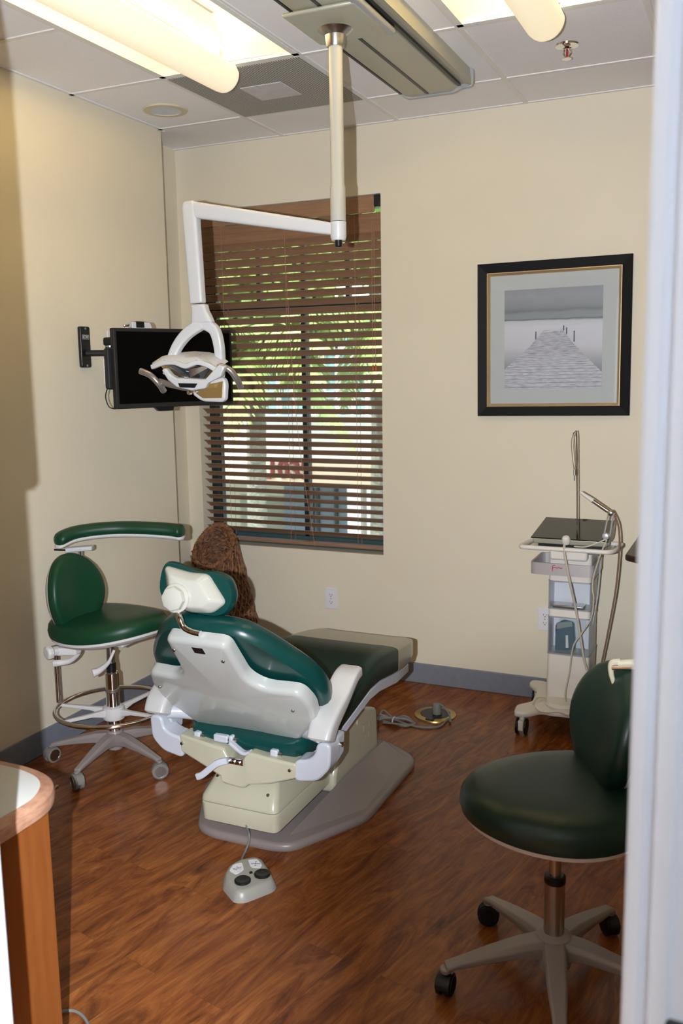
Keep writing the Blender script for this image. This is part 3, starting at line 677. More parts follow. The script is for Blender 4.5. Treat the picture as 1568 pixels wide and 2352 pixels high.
obj('plank_gaps', bm, 'ink', dk, smo=False)
for (x, y0, h) in ((-.076, -.001, .036), (.051, .035, .022), (.064, .018, .030), (.098, -.018, .050)):
    bm = BM(); prism(bm, [(x-.002, y0), (x+.0025, y0), (x+.0025, y0+h), (x-.002, y0+h)], .0087, .009, FP); obj('pier_post', bm, 'ink', dk, smo=False)
M['picglass'] = glass_mat('picture_glass', (.985, .985, .985))
bm = BM(); prism(bm, [(-.296, -.296), (.296, -.296), (.296, .296), (-.296, .296)], .0105, .0115, FP); obj('glazing', bm, 'picglass', pic, smo=False)

# ================================================================== OUTLETS
def outlet(x, z, lab):
    t = thing('wall_outlet', (x, D, z), lab, 'outlet')
    bm = BM(); prism(bm, [(-.035, -.057), (.035, -.057), (.035, .057), (-.035, .057)], 0, .006, frame((x, D, z), (1, 0, 0), (0, 0, 1), (0, -1, 0))); obj('cover_plate', bm, 'outlet', t, bevel=.002)
    for s in (-1, 1):
        F = frame((x, D-.006, z+s*.0195), (1, 0, 0), (0, 0, 1), (0, -1, 0))
        bm = BM(); prism(bm, rounded([(-.016, -.011), (.016, -.011), (.016, .011), (-.016, .011)], .008), 0, .002, F); so = obj('socket', bm, 'outlet', t)
        for (a, b, c, d_) in ((-.0075, -.001, .0018, .008), (.006, -.001, .0018, .007), (-.0012, -.009, .0045, .0045)):
            bm = BM(); prism(bm, [(a, b), (a+c, b), (a+c, b+d_), (a, b+d_)], .0018, .0026, F); obj('socket_slot', bm, 'blackmatte', so, smo=False)
    bm = BM(); cyl(bm, (x, D-.006, z), (x, D-.008, z), .003, 10); obj('screw', bm, 'steel', t)
outlet(-2.012, .401, 'white duplex wall outlet below the window')
outlet(-.878, .401, 'white wall outlet half hidden behind the laser cart')

# ================================================================== WOVEN BASKET
BC = Vector((-2.49, 4.05, 0))
bk = thing('woven_basket', tuple(BC), 'tall brown woven twig basket with slanted opening in the corner', 'basket')
def strand_mat(name, c1, c2):
    m = noise_col(mat(name, c1, .6), c1, c2, 45, 3, vec=(1, 1, 1)); return m
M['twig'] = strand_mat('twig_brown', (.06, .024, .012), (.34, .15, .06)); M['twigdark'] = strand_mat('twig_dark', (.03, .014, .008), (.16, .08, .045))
def bprof(z):   # radius and centre offset at height z
    t = z/.76; R = .165-.065*t**1.2; return R, Vector((-.085*t**1.3, -.02*t, 0))
def btop(a): return .70+.105*sin(a+.0)*.9    # opening lower in front
bm = BM(); k = 0; rnd = random.Random(3)
nlay = 54
for i in range(nlay):
    for st_ in range(2):
        pts = []; ph = rnd.uniform(0, 6.28); fq = rnd.choice((11, 13, 15, 17))
        f0 = i/(nlay-1); a_s = rnd.uniform(0, 6.28)
        for j in range(61):
            a = 2*pi*j/60+a_s; z = .015+f0*(btop(a)-.015)
            z += .008*sin(fq*a+ph)+.004*sin(5*a+ph*2)
            R, c = bprof(z); R += .009*sin(fq*a+ph+1.57+st_*pi)+rnd.uniform(-.0015, .0015)
            pts.append(BC+c+Vector((R*cos(a), R*sin(a), max(z, .004))))
        tube(bm, pts, .0042, 5, sm=False)
rnd = random.Random(21)
for i in range(26):
    f0 = .35+.65*i/25; ph = rnd.uniform(0, 6.28); pts = []
    for j in range(49):
        a = 2*pi*j/48; z = .015+f0*(btop(a)-.015)+.006*sin(12*a+ph); R, c = bprof(z); R -= .010+.005*sin(13*a+ph)
        pts.append(BC+c+Vector((R*cos(a), R*sin(a), z)))
    tube(bm, pts, .0036, 5, sm=False)
obj('basket_weave', bm, 'twig', bk)
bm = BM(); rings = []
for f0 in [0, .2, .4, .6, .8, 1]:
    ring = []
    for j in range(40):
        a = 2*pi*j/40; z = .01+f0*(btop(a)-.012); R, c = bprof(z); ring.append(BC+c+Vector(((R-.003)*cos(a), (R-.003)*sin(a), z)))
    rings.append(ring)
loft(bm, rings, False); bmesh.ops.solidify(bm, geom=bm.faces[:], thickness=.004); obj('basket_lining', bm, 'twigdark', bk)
bm = BM()
for q in range(3):
    pts = []
    for j in range(120):
        a = 2*pi*j/120; z = btop(a); R, c = bprof(z); w = .009
        pts.append(BC+c+Vector(((R+w*cos(22*a+q*2.1))*cos(a), (R+w*cos(22*a+q*2.1))*sin(a), z+w*sin(22*a+q*2.1))))
    tube(bm, pts, .0055, 6, sm=False, closed=True)
obj('basket_rim', bm, 'twig', bk)
bm = BM(); rnd = random.Random(8)
for q in range(26):      # strands crossing diagonally on the outside
    a0 = 2*pi*q/26
    for sg in (-1, 1):
        pts = []
        for j in range(14):
            f0 = j/13; a = a0+sg*f0*2.2; z = .02+f0*(btop(a)-.03); R, c = bprof(z); R += .016+.005*sin(f0*40+q)
            pts.append(BC+c+Vector((R*cos(a), R*sin(a), z)))
        tube(bm, pts, .0042, 5, sm=False)
obj('basket_lattice', bm, 'twig', bk)

# ================================================================== DENTAL CHAIR
CX = -1.535
dc = thing('dental_chair', (CX, 2.95, 0), 'green and white dental patient chair in the middle of the room', 'dental chair')
def mir(pts): return [(x, y) for x, y in pts]+[(-x, y) for x, y in pts[::-1]]
# base plate
bm = BM(); half = [(.315, 3.37), (.345, 3.31), (.345, 2.82), (.19, 2.53), (.12, 2.505)]
poly = rounded([(CX+x, y) for x, y in mir([(.17, 3.47)]+half)], .05, 5)
pad(bm, poly, [(.004, .0), (0, .006), (0, .018), (.006, .027), (.016, .030)], Matrix.Identity(4)); obj('base_plate', bm, 'taupe', dc)
bm = BM()
for s in (-1, 1):   # raised flanks of the plate
    A = [(CX+s*.175, 3.40), (CX+s*.30, 3.34), (CX+s*.325, 2.86), (CX+s*.15, 2.58), (CX+s*.175, 3.0)]
    r0 = [Vector((x, y, .028)) for x, y in A]; r1 = [Vector((CX+(x-CX)*(.9 if abs(x-CX) > .2 else 1.0), y*.985+.0445, z)) for (x, y), z in zip(A, (.060, .040, .036, .034, .075))]
    if s < 0: r0, r1 = r0[::-1], r1[::-1]
    loft(bm, [r0, r1])
obj('plate_flank', bm, 'taupe', dc, bevel=.008, seg=3)
# tower over the lift (far end)
bm = BM(); prof = rounded([(2.905, .035), (2.915, .10), (3.035, .310), (3.11, .312), (3.335, .225), (3.345, .03)], .022, 4)
loft(bm, [[(x, p[0], p[1]) for p in prof] for x in (CX-.17, CX+.17)]); tw = obj('lift_tower', bm, 'cream', dc, bevel=.014, seg=3)
bm = BM(); prism(bm, rounded([(2.93, .32), (3.02, .325), (3.14, .30), (3.14, .31), (3.02, .335), (2.93, .33)], .002), CX-.10, CX+.10, Matrix(((0, 0, 1, 0), (1, 0, 0, 0), (0, 1, 0, 0), (0, 0, 0, 1)))); obj('tower_lip', bm, 'cream', tw)
bm = BM(); p = Vector((CX+.17, 3.13, .235)); cyl(bm, p, p+Vector((.004, 0, 0)), .010); obj('tower_button', bm, 'cream', tw, bevel=.002)
bm = BM(); p = Vector((CX+.17, 2.965, .055)); cyl(bm, p, p+Vector((.004, 0, 0)), .006); obj('screw', bm, 'steel', tw)
M['faint'] = mat('embossed_cream', (.42, .38, .26), .5)
bm = BM()
for (y0, z0, y1, z1) in ((3.19, .17, 3.25, .172), (3.19, .20, 3.25, .203), (3.19, .17, 3.192, .203), (3.248, .17, 3.25, .203), (3.19, .135, 3.21, .137), (3.21, .135, 3.212, .155), (3.225, .130, 3.245, .132), (3.245, .13, 3.247, .155), (3.19, .153, 3.212, .155), (3.225, .153, 3.247, .155)): bounds(bm, CX+.1695, CX+.1708, y0, y1, z0, z1)
obj('tower_label', bm, 'faint', tw, smo=False, label='faint embossed square mark')
# motor box (near end)
def box_ring(z, dx, yf, yb): 
    return [(p[0], p[1], z) for p in rounded([(CX-dx, yf), (CX+dx, yf), (CX+dx, yb), (CX-dx, yb)], .028, 4)]
bm = BM(); loft(bm, [box_ring(.062, .128, 2.512, 3.02), box_ring(.075, .148, 2.495, 3.03), box_ring(.135, .150, 2.492, 3.03), box_ring(.139, .147, 2.495, 3.03)]); obj('motor_tray', bm, 'cream', dc)
bm = BM(); loft(bm, [box_ring(.139, .142, 2.500, 3.03), box_ring(.144, .150, 2.492, 3.03), box_ring(.160, .148, 2.494, 3.03), box_ring(.232, .118, 2.56, 3.0), box_ring(.240, .100, 2.585, 2.98)]); mc = obj('motor_cover', bm, 'cream', dc)
for x in (-.105, .105):
    bm = BM(); p = Vector((CX+x, 2.522 if x > 0 else 2.545, .192 if x > 0 else .215)); q = Vector((0, -.72, .68)); cyl(bm, p-q*.004, p+q*.005, .0055, 12); obj('screw', bm, 'steel', mc)
bm = BM(); lathe(bm, [(.075, .236), (.075, .247), (.055, .25)], (CX, 2.66, 0), 28); cyl(bm, (CX, 2.66, .24), (CX, 2.66, .34), .045); obj('swivel_post', bm, 'steel', dc)
bm = BM(); bounds(bm, CX-.15, CX+.15, 2.60, 3.0, .27, .33); bounds(bm, CX-.06, CX+.06, 2.75, 3.1, .20, .40); bounds(bm, CX-.16, CX+.16, 2.85, 3.25, .34, .375); obj('seat_mechanism', bm, 'blackmatte', dc, bevel=.006)
M['scissor'] = mat('dark_bronze', (.16, .13, .10), .35, metal=.6)
bm = BM(); tube(bm, [(CX+.20, 2.70, .39), (CX+.19, 2.86, .31), (CX+.16, 3.0, .26)], .016, 8, sm=False); tube(bm, [(CX-.20, 2.70, .39), (CX-.19, 2.86, .31), (CX-.16, 3.0, .26)], .016, 8, sm=False); obj('link_arm', bm, 'scissor', dc)
# cream yoke
def yk_pts(s): return None
bm = BM(); YY = 2.50
prof = [(-.225, .302, .368), (-.10, .262, .350), (-.052, .246, .344), (-.046, .226, .340), (-.030, .225, .308), (.022, .222, .306), (.040, .224, .340), (.050, .236, .346), (.13, .250, .338), (.225, .282, .334)]
rr = []
for (x, zl, zh) in prof: rr.append([(CX+x, YY-.005*(1-abs(x)/.22)-.02*(1-abs(x)/.225), zl), (CX+x, YY+.075, zl+.008), (CX+x, YY+.07, zh), (CX+x, YY-.004, zh)])
loft(bm, rr); yo = obj('support_yoke', bm, 'cream', dc, bevel=.009, seg=3)
for x, z in ((-.212, .338), (.205, .312)):
    bm = BM(); cyl(bm, (CX+x, YY+.002, z), (CX+x, YY-.012, z), .0055, 12); obj('screw', bm, 'steel', yo)
bm = BM(); F = frame((CX+.008, 2.472, .318), (1, 0, 0), (0, 0, 1), (0, -1, 0)); prism(bm, [(-.03, -.010), (.035, -.010), (.035, .010), (-.03, .010)], -.004, .004, F)
for x in (-.02, 0, .02): cyl(bm, F @ Vector((x, 0, 0)), F @ Vector((x, 0, .010)), .0065, 6)
obj('latch_bolts', bm, 'chrome', yo, bevel=.001)
bm = BM(); p0 = F @ Vector((-.02, .004, .012)); bar(bm, [p0, p0+Vector((-.035, -.012, -.012)), p0+Vector((-.085, -.02, -.055)), p0+Vector((-.108, -.022, -.066))], .011, .008); obj('release_lever', bm, 'bracket', yo, bevel=.002)
# white brackets from yoke up to armrests
for s in (-1, 1):
    bm = BM(); zb_ = .008 if s < 0 else 0
    pts = [(.215, .270+zb_), (.300, .285+zb_), (.345, .335), (.350, .42), (.300, .42), (.292, .375), (.262, .352+zb_), (.215, .345+zb_)]
    poly = rounded([(s*x, z) for x, z in pts], .022, 4)
    loft(bm, [[(CX+p[0], 2.500, p[1]) for p in poly], [(CX+p[0], 2.58, p[1]) for p in poly]]); br = obj('arm_bracket', bm, 'bracket', dc, bevel=.008, seg=3)
    bm = BM(); loft(bm, [[(CX+s*.345, 2.56, .33), (CX+s*.345, 2.62, .345), (CX+s*.345, 2.63, .42), (CX+s*.345, 2.53, .42)], [(CX+s*.29, 2.56, .33), (CX+s*.29, 2.62, .345), (CX+s*.29, 2.63, .42), (CX+s*.29, 2.53, .42)]]); obj('bracket_plate', bm, 'bracket', br, bevel=.01)
    bm = BM(); cyl(bm, (CX+s*.344, 2.575, .393), (CX+s*.358, 2.575, .393), .009, 16); obj('pivot_bolt', bm, 'chrome', br)
    # arm rest: rises forward
    P = [Vector((CX+s*.315, 2.500, .425)), Vector((CX+s*.317, 2.53, .475)), Vector((CX+s*.318, 2.62, .530)), Vector((CX+s*.322, 2.69, .580)), Vector((CX+s*.322, 2.742, .590))]
    bm = BM(); rings = []
    Pc = catmull(P, 5)
    for i, p in enumerate(Pc):
        f_ = i/(len(Pc)-1); t = (Pc[min(i+1, len(Pc)-1)]-Pc[max(i-1, 0)]).normalized(); x_ = Vector((1, 0, 0)); u2 = x_.cross(t).normalized()
        w = .040+.004*sin(pi*f_); h = .036-.016*min(1, f_*1.6)
        if i == 0: w *= .75; h *= .75
        if i == len(Pc)-1: w *= .75; h *= .7
        rings.append(sect(p, w, h, x_, u2))
    loft(bm, rings); obj('armrest', bm, 'armwhite', dc, bevel=.006, seg=3)
    bm = BM(); tube(bm, [(CX+s*.18, 2.62, .40), (CX+s*.25, 2.57, .42), (CX+s*.30, 2.54, .425)], .026, 12); obj('arm_link', bm, 'bracket', dc)
# back: frame on the rear plane
Tv = Vector((0, -.585, .811)); Nf = Vector((0, .811, .585))          # along the back, and towards the sitter
FB = frame((CX, 2.62, .35), (1, 0, 0), Tv, -Nf)                       # local z points to the rear
shell = rounded(mir([(0.0, -.035), (.10, -.030), (.20, .045), (.292, .16), (.308, .255), (.285, .330), (.165, .338), (.120, .38), (.112, .556), (.0, .558)])[:-1], .030, 6)
shell = [p for i, p in enumerate(shell) if i == 0 or (Vector(p)-Vector(shell[i-1])).length > 1e-5]
bm = BM(); crv = lambda u, v: .018*(1-(u/.31)**2) - .02*max(0, (.10-v)/.13)**2
pad(bm, shell, [(0, -.032), (0, -.006), (.004, .004), (.011, .009), (.020, .0115)], FB, crv)
sh = obj('back_shell', bm, 'chairwhite', dc)
for u, v in ((-.095, .50), (.075, .475), (-.27, .25), (.235, .235)):
    bm = BM(); hh = crv(u, v)+.012; lathe(bm, [(.0065, 0), (.0055, .003), (.0, .003)], FB @ Vector((u, v, hh)), 12, FB.to_3x3(), cap=False); obj('screw', bm, 'steel', sh)
cush = catmull([(-.0, -.05), (.12, -.045), (.22, .015), (.295, .12), (.322, .22), (.305, .33), (.24, .44), (.175, .52), (.11, .560), (0, .572), (-.11, .560), (-.175, .52), (-.24, .44), (-.305, .33), (-.322, .22), (-.295, .12), (-.22, .015), (-.12, -.045)], 4, True)
cush = [(p[0], p[1]) for p in [Vector(q) for q in cush]]
bm = BM(); dish = lambda u, v: -.028*(u/.3)**2*(1 if v < .40 else max(0, 1-(v-.40)/.12))
def cushion_curve(u, v): return -.03*abs(u/.30)**2.2
pad(bm, cush, [(.05, -.020), (.018, -.018), (.004, -.030), (0, -.050), (.006, -.078), (.028, -.098), (.07, -.105), (.11, -.104)], FB, cushion_curve)
obj('back_cushion', bm, 'teal', dc)
# slot + chrome support
bm = BM(); prism(bm, [(-.018, .500), (.022, .500), (.022, .530), (-.018, .530)], .016, .030, FB); obj('support_slot', bm, 'black', sh, bevel=.002)
A0 = onY(458, 1452, 2.285)
bm = BM(); tube(bm, [onY(460, 1456, 2.285), onY(438, 1450, 2.285), onY(422, 1440, 2.285), onY(413, 1421, 2.285), onY(407, 1404, 2.30), onY(414, 1396, 2.34), onY(430, 1385, 2.36)], .0105, 14, k=8); obj('headrest_bar', bm, 'chrome', dc)
# headrest: tilted cushion with tapered shell and knob
hx = Vector((.985, .05, -.10)).normalized(); hz = Vector((.20, -.93, .10)).normalized(); hz = (hz-hx*hz.dot(hx)).normalized(); hy = hz.cross(hx)
HC = Vector((-1.572, 2.36, .930)); FH = frame(HC, hx, hy, hz)
hout = catmull([(-.136, .035), (-.116, .074), (-.06, .072), (0, .064), (.06, .070), (.118, .055), (.145, .0), (.130, -.055), (.085, -.082), (0, -.085), (-.085, -.078), (-.132, -.035)], 4, True); hout = [(p[0]*.95, p[1]*.93) for p in [Vector(q) for q in hout]]
bm = BM(); pad(bm, hout, [(.03, .018), (.006, .016), (0, .002), (.002, -.018), (.014, -.038), (.030, -.046)], FH); hr = obj('headrest', bm, 'teal', dc)
sh2 = rounded([(-.112, .058), (-.02, .050), (.045, .056), (.118, -.022), (.075, -.064), (.0, -.074), (-.080, -.066)], .018, 5)
bm = BM(); scaled_pad(bm, sh2, [(.98, .004), (1.0, .010), (1.0, .022), (.95, .032), (.72, .054), (.66, .058), (.58, .060), (.1, .060)], FH); obj('headrest_shell', bm, 'creamhead', hr)
bm = BM(); kc = FH @ Vector((-.035, -.030, .058)); seg8 = 8
lathe(bm, [(.046, 0), (.046, .008), (.036, .010), (.036, .014)], kc, 28, FH.to_3x3()); lathe(bm, [(.038, .012), (.040, .017), (.038, .030), (.030, .034)], kc, seg8, FH.to_3x3()); obj('headrest_knob', bm, 'creamhead', hr, bevel=.003)
# seat: profile (Y, z top, z bottom, half width)
def seat_sections(lst, wfun=None):
    rings = []
    for (y, zt_, zb2, hw, ty) in lst:
        ring = []
        for sx, sz in rounded([(-1, -1), (1, -1), (1, 1), (-1, 1)], .42, 5):
            zz = zt_ if sz > 0 else zb2; zm = (zt_+zb2)/2
            ring.append((CX+sx*hw, y+ty*(sz), zm+sz*(zt_-zb2)/2 + (.012*(sx*sx)*(1 if sz > 0 else 0))))
        rings.append(ring)
    return rings
bm = BM(); loft(bm, seat_sections([(2.60, .405, .335, .15, 0), (2.615, .43, .320, .20, 0), (2.66, .440, .318, .245, 0), (2.76, .436, .335, .262, 0), (2.90, .452, .368, .265, 0), (3.05, .492, .395, .263, -.004), (3.15, .508, .395, .262, -.004), (3.28, .492, .375, .258, 0), (3.36, .478, .366, .256, 0)])); obj('seat_cushion', bm, 'darkgreen', dc)
M['legpad'] = mat('toe_cover_grey', (.30, .28, .20), .28, coat=.3)
bm = BM(); loft(bm, seat_sections([(3.36, .4785, .365, .257, 0), (3.42, .472, .360, .256, 0), (3.52, .458, .358, .250, 0), (3.60, .445, .362, .232, 0), (3.635, .430, .372, .212, 0), (3.645, .415, .385, .195, 0)])); obj('toe_cover', bm, 'legpad', dc, label='glossy grey green cover over the foot end')
bm = BM(); loft(bm, seat_sections([(2.66, .325, .300, .235, 0), (2.80, .338, .312, .256, 0), (2.92, .372, .345, .262, 0), (3.04, .396, .366, .262, 0), (3.15, .396, .360, .258, 0), (3.35, .368, .328, .252, 0), (3.52, .352, .322, .240, 0), (3.58, .350, .332, .21, 0)])); obj('seat_pan', bm, 'bracket', dc)
M['bladder'] = M['teal']
bm = BM(); loft(bm, seat_sections([(2.535, .370, .338, .16, 0), (2.545, .382, .325, .20, 0), (2.58, .39, .318, .225, 0), (2.64, .40, .318, .235, 0)])); obj('lumbar_skirt', bm, 'teal', dc)
# little linkage pieces below the back
for x, z, w in ((-.075, .365, .028), (-.035, .368, .008), (.13, .345, .014), (-.17, .362, .012)):
    bm = BM(); bounds(bm, CX+x-w, CX+x+w, 2.52, 2.57, z-.014, z+.012); hb = obj('hinge_block', bm, 'bracket', dc, bevel=.005)
    bm = BM(); cyl(bm, (CX+x+w, 2.53, z-.002), (CX+x+w+.014, 2.53, z-.002), .007, 10); obj('hinge_bolt', bm, 'steel', hb)
bm = BM(); bar(bm, [Vector((CX-.03, 2.515, .362)), Vector((CX+.02, 2.51, .336)), Vector((CX+.05, 2.51, .343))], .006, .012); obj('release_plate', bm, 'bracket', dc)

# ================================================================== FOOT SWITCH
fc = Vector((-1.415, 2.348, 0)); fs = thing('foot_switch', tuple(fc), 'grey foot control with two round black pedals on the floor', 'foot switch')
fpx = [(517, 2005), (527, 1987), (549, 1974), (585, 1967), (600, 1972), (615, 1993), (628, 2018), (622, 2026), (560, 2050), (542, 2050), (518, 2022)]
FZ = .03; tp = [onZ(x, y, FZ) for x, y in fpx]; poly = rounded([(p.x, p.y) for p in tp][::-1], .01, 3)
bm = BM(); pad(bm, poly, [(-.010, 0), (-.008, .008), (0, .027), (.006, .032), (.014, .033)], Matrix.Identity(4)); fb = obj('switch_body', bm, 'cartgrey', fs)
M['fsbody'] = mat('foot_grey', (.33, .32, .28), .35); fb.data.materials[0] = M['fsbody']
for px_, py_ in ((557, 2022), (602, 2007)):
    p = onZ(px_, py_, .036); bm = BM(); lathe(bm, [(.026, .033), (.026, .038), (.022, .041), (.012, .039), (.0, .038)], (p.x, p.y, 0), 28, cap=False); obj('pedal', bm, 'black', fs)
p = onZ(576, 2004, .034); bm = BM(); lathe(bm, [(.006, .032), (.005, .036), (0, .037)], (p.x, p.y, 0), 14, cap=False); obj('indicator', bm, 'black', fs)
for (qx, sy) in (([(526, 2000), (536, 1985), (556, 1981), (560, 1998), (542, 2009)], 0), ([(569, 1975), (590, 1973), (602, 1986), (598, 1994), (576, 1992)], 1)):
    q = [onZ(x, y, .034) for x, y in qx]; bm = BM(); poly = rounded([(v.x, v.y) for v in q][::-1], .008, 3); prism(bm, poly, .0325, .0342); st = obj('switch_sticker', bm, 'outlet', fs, smo=False)
    c = sum((Vector(v) for v in q), Vector((0, 0, 0)))/len(q); bm = BM()
    z_ = .0346; ax1 = CR.copy(); ax1.z = 0; ax1.normalize(); ax2 = Vector((-ax1.y, ax1.x, 0))
    def seg(a, b): A = c+ax1*a[0]+ax2*a[1]; B = c+ax1*b[0]+ax2*b[1]; A.z = B.z = z_; cyl(bm, A, B, .0006, 5)
    seg((0, -.012), (0, .012))
    if sy == 0: seg((-.012, -.004), (-.002, -.010)); seg((.0, 0), (.014, .006)); seg((-.012, -.003), (-.004, .0)); seg((.004, -.004), (.012, -.004))
    else: seg((-.013, 0), (.013, 0)); seg((-.003, .012), (.003, .012)); seg((-.013, -.003), (-.013, .003)); seg((.013, -.003), (.013, .003)); seg((-.003, -.012), (.003, -.012))
    obj('switch_symbol', bm, 'ink', st)
bm = BM(); tube(bm, [(CX+.02, 2.60, .055), onY(567, 1893, 2.50)+Vector((0, 0, .0)), onZ(572, 1915, .045), onZ(571, 1935, .025), onZ(562, 1958, .012), onZ(556, 1972, .022), onZ(557, 1980, .025)], .0042, 10); solo('foot_switch_cable', bm, 'cable', 'dark grey cable from the chair box down to the foot control', 'cable', (-1.5, 2.5, 0))

# ================================================================== FLOOR BOX + CORD
fo = Vector((-1.297, 3.885, 0)); fbx = thing('floor_outlet', tuple(fo), 'round brass floor outlet with black centre behind the chair', 'floor outlet')
bm = BM(); lathe(bm, [(.098, 0), (.096, .006), (.070, .009), (.068, .004)], fo, 40); obj('brass_ring', bm, 'brass', fbx)
bm = BM(); lathe(bm, [(.069, .004), (.068, .0095), (.0, .010)], fo, 36, cap=False); bounds(bm, fo.x-.02, fo.x+.02, fo.y-.085, fo.y-.05, .006, .011); obj('outlet_insert', bm, 'black', fbx)
bm = BM(); lathe(bm, [(.022, .010), (.022, .045), (.019, .055), (.010, .058)], fo+Vector((.008, -.0, 0)), 20)
tube(bm, [fo+Vector((.012, 0, .055)), fo+Vector((.03, -.005, .057)), fo+Vector((.075, -.035, .035)), fo+Vector((.098, -.075, .012)), onZ(1028, 1652, .006), onZ(1010, 1668, .006), onZ(975, 1671, .006), onZ(940, 1665, .006), onZ(905, 1652, .008), onZ(872, 1640, .03)], .0045, 10)
solo('power_cord', bm, 'cable', 'grey power cord plugged into the brass floor outlet', 'cord', tuple(fo+Vector((.008, 0, 0))))
bm = BM(); rnd = random.Random(5)
for i in range(5):
    o1, o2 = rnd.uniform(-.02, .02), rnd.uniform(-.015, .02)
    tube(bm, [onZ(866, 1652+i, .010+.004*i), onZ(880, 1641+o1*500, .014+.004*i), onZ(904, 1648+o2*150, .010+.004*i), onZ(930, 1648+o1*200, .010+.003*i), onZ(948, 1658+o2*100, .008), onZ(952, 1663, .008), onZ(930, 1668-i, .007), onZ(906, 1662, .007+.003*i), onZ(880, 1656+i, .007)], .004, 8)
cc = obj('coiled_cable', bm, 'cable'); tag(cc, 'bundle of coiled grey cable tied beside the chair base', 'cable')
bm = BM(); p = onZ(905, 1654, .015); tube(bm, [p+Vector((-.0, -.028, -.008)), p+Vector((0, -.015, .012)), p+Vector((.0, .012, .012)), p+Vector((0, .028, -.008))], .003, 6); obj('cable_tie', bm, 'cartgrey', cc)
bm = BM(); tube(bm, [onZ(130, 2326, .006), onZ(150, 2322, .006), onZ(170, 2322, .006), onZ(187, 2331, .006), onZ(200, 2348, .006), onZ(205, 2370, .006), onZ(195, 2400, .006)], .004, 8); solo('floor_cable', bm, 'cable', 'thin grey cable curving on the floor beside the wooden cabinet', 'cable', tuple(onZ(187, 2331, 0)))
bm = BM(); a, b = onZ(121, 1812, .004), onZ(133, 1804, .004); box(bm, (a+b)/2, ((b-a).length, .008, .006), Matrix.Rotation(atan2(b.y-a.y, b.x-a.x), 3, 'Z')); M['scrap'] = mat('scrap_cream', (.6, .5, .3), .7); solo('paper_scrap', bm, 'scrap', 'small cream scrap lying on the floor by the left counter', 'scrap', tuple((a+b)/2), bevel=.001)

# ================================================================== STOOLS
def caster(t, x, y, rz, m, hub, r=.025):
    """twin wheel caster under a leg tip; its own part with wheel sub-parts"""
    Rz = Matrix.Rotation(rz, 3, 'Z'); c = Vector((x, y, r))
    bm = BM()
    for s in (-1, 1): lathe(bm, [(r*.55, -.008), (r, -.006), (r, .006), (r*.8, .009)], c+Rz @ Vector((0, s*.012, 0)), 24, Rz @ Matrix.Rotation(radians(90*s), 3, 'X'))
    co = obj('caster', bm, m, t, world=False)
    bm = BM(); lathe(bm, [(r*1.06, -.010), (r*1.06, .010)], c, 20, Rz @ Matrix.Rotation(radians(90), 3, 'X')); bmesh.ops.bisect_plane(bm, geom=bm.verts[:]+bm.edges[:]+bm.faces[:], plane_co=(0, 0, r*.9), plane_no=(0, 0, 1), clear_inner=True)
    cyl(bm, c+Vector((0, 0, r*.5)), c+Vector((0, 0, r*1.1)), .006, 10); obj('caster_hood', bm, m, co, world=False)
    for s in (-1, 1):
        bm = BM(); lathe(bm, [(r*.76, 0), (r*.76, .0015), (r*.70, .0015), (r*.70, 0)], c+Rz @ Vector((0, s*.0205, 0)), 24, Rz @ Matrix.Rotation(radians(-90*s), 3, 'X')); obj('wheel_ring', bm, hub, co, world=False)
def star_base(t, angs, R, m, cm, hub, ztop=.125, w0=.026, w1=.014, cr=.025):
    for a in angs:
        d_ = Vector((cos(a), sin(a), 0)); s_ = Vector((-sin(a), cos(a), 0)); bm = BM(); rings = []
        for f_, w, zh, zl in ((.10, w0, ztop, ztop-.055), (.30, w0*.92, ztop-.004, ztop-.045), (.60, w0*.8, ztop-.022, ztop-.050), (.90, w1, ztop-.042, ztop-.062), (1.0, w1, ztop-.050, ztop-.066)):
            c = d_*R*f_
            rings.append([c+s_*w*sx+Vector((0, 0, zl if sz < 0 else zh)) for sx, sz in ((-.8, -1), (.8, -1), (1, -.3), (.75, 1), (-.75, 1), (-1, -.3))])
            for q, (sx, sz) in enumerate(((-.8, -1), (.8, -1), (1, -.3), (.75, 1), (-.75, 1), (-1, -.3))):
                if abs(sz) < 1: rings[-1][q].z = zl*.35+zh*.65
        loft(bm, rings)
        c = d_*R; cyl(bm, c+Vector((0, 0, ztop-.06)), c+Vector((0, 0, cr*2.0)), w1*.9, 12, w1*.75)
        obj('leg', bm, m, t, bevel=.003, world=False)
        caster(t, c.x, c.y, a+radians(55), cm, hub, cr)
def blob(n, fn): return [fn(2*pi*i/n) for i in range(n)]

# --- left stool -------------------------------------------------
SL = Vector((-2.365, 2.90, 0))
s1 = thing('assistant_stool', tuple(SL), 'green assistant stool with curved arm bar and chrome foot ring by the left wall', 'stool')
star_base(s1, [radians(a) for a in (-85, -157, -13, 59, 131)], .27, 'stoolgrey', 'castergrey', 'steel', .132, cr=.032)
bm = BM(); lathe(bm, [(.030, .060), (.030, .075), (.034, .080), (.036, .13), (.030, .14)], (0, 0, 0), 24); obj('hub', bm, 'stoolgrey', s1, world=False)
bm = BM(); lathe(bm, [(.006, .048), (.010, .052), (.010, .062)], (0, 0, 0), 12); obj('hub_pin', bm, 'steel', s1, world=False)
bm = BM(); lathe(bm, [(.0285, .135), (.0285, .385), (.024, .39)], (0, 0, 0), 28); obj('gas_column', bm, 'chrome', s1, world=False)
bm = BM(); lathe(bm, [(.020, .385), (.020, .425), (.017, .428)], (0, 0, 0), 24); obj('column_collar', bm, 'black', s1, world=False)
bm = BM(); lathe(bm, [(.017, .42), (.0165, .53)], (0, 0, 0), 20); obj('column_rod', bm, 'steel', s1, world=False)
bm = BM(); ring = [Vector((.232*cos(a), .232*sin(a), .240)) for a in [2*pi*i/48 for i in range(48)]]; tube(bm, ring, .0095, 12, sm=False, closed=True); obj('foot_ring', bm, 'chrome', s1, world=False)
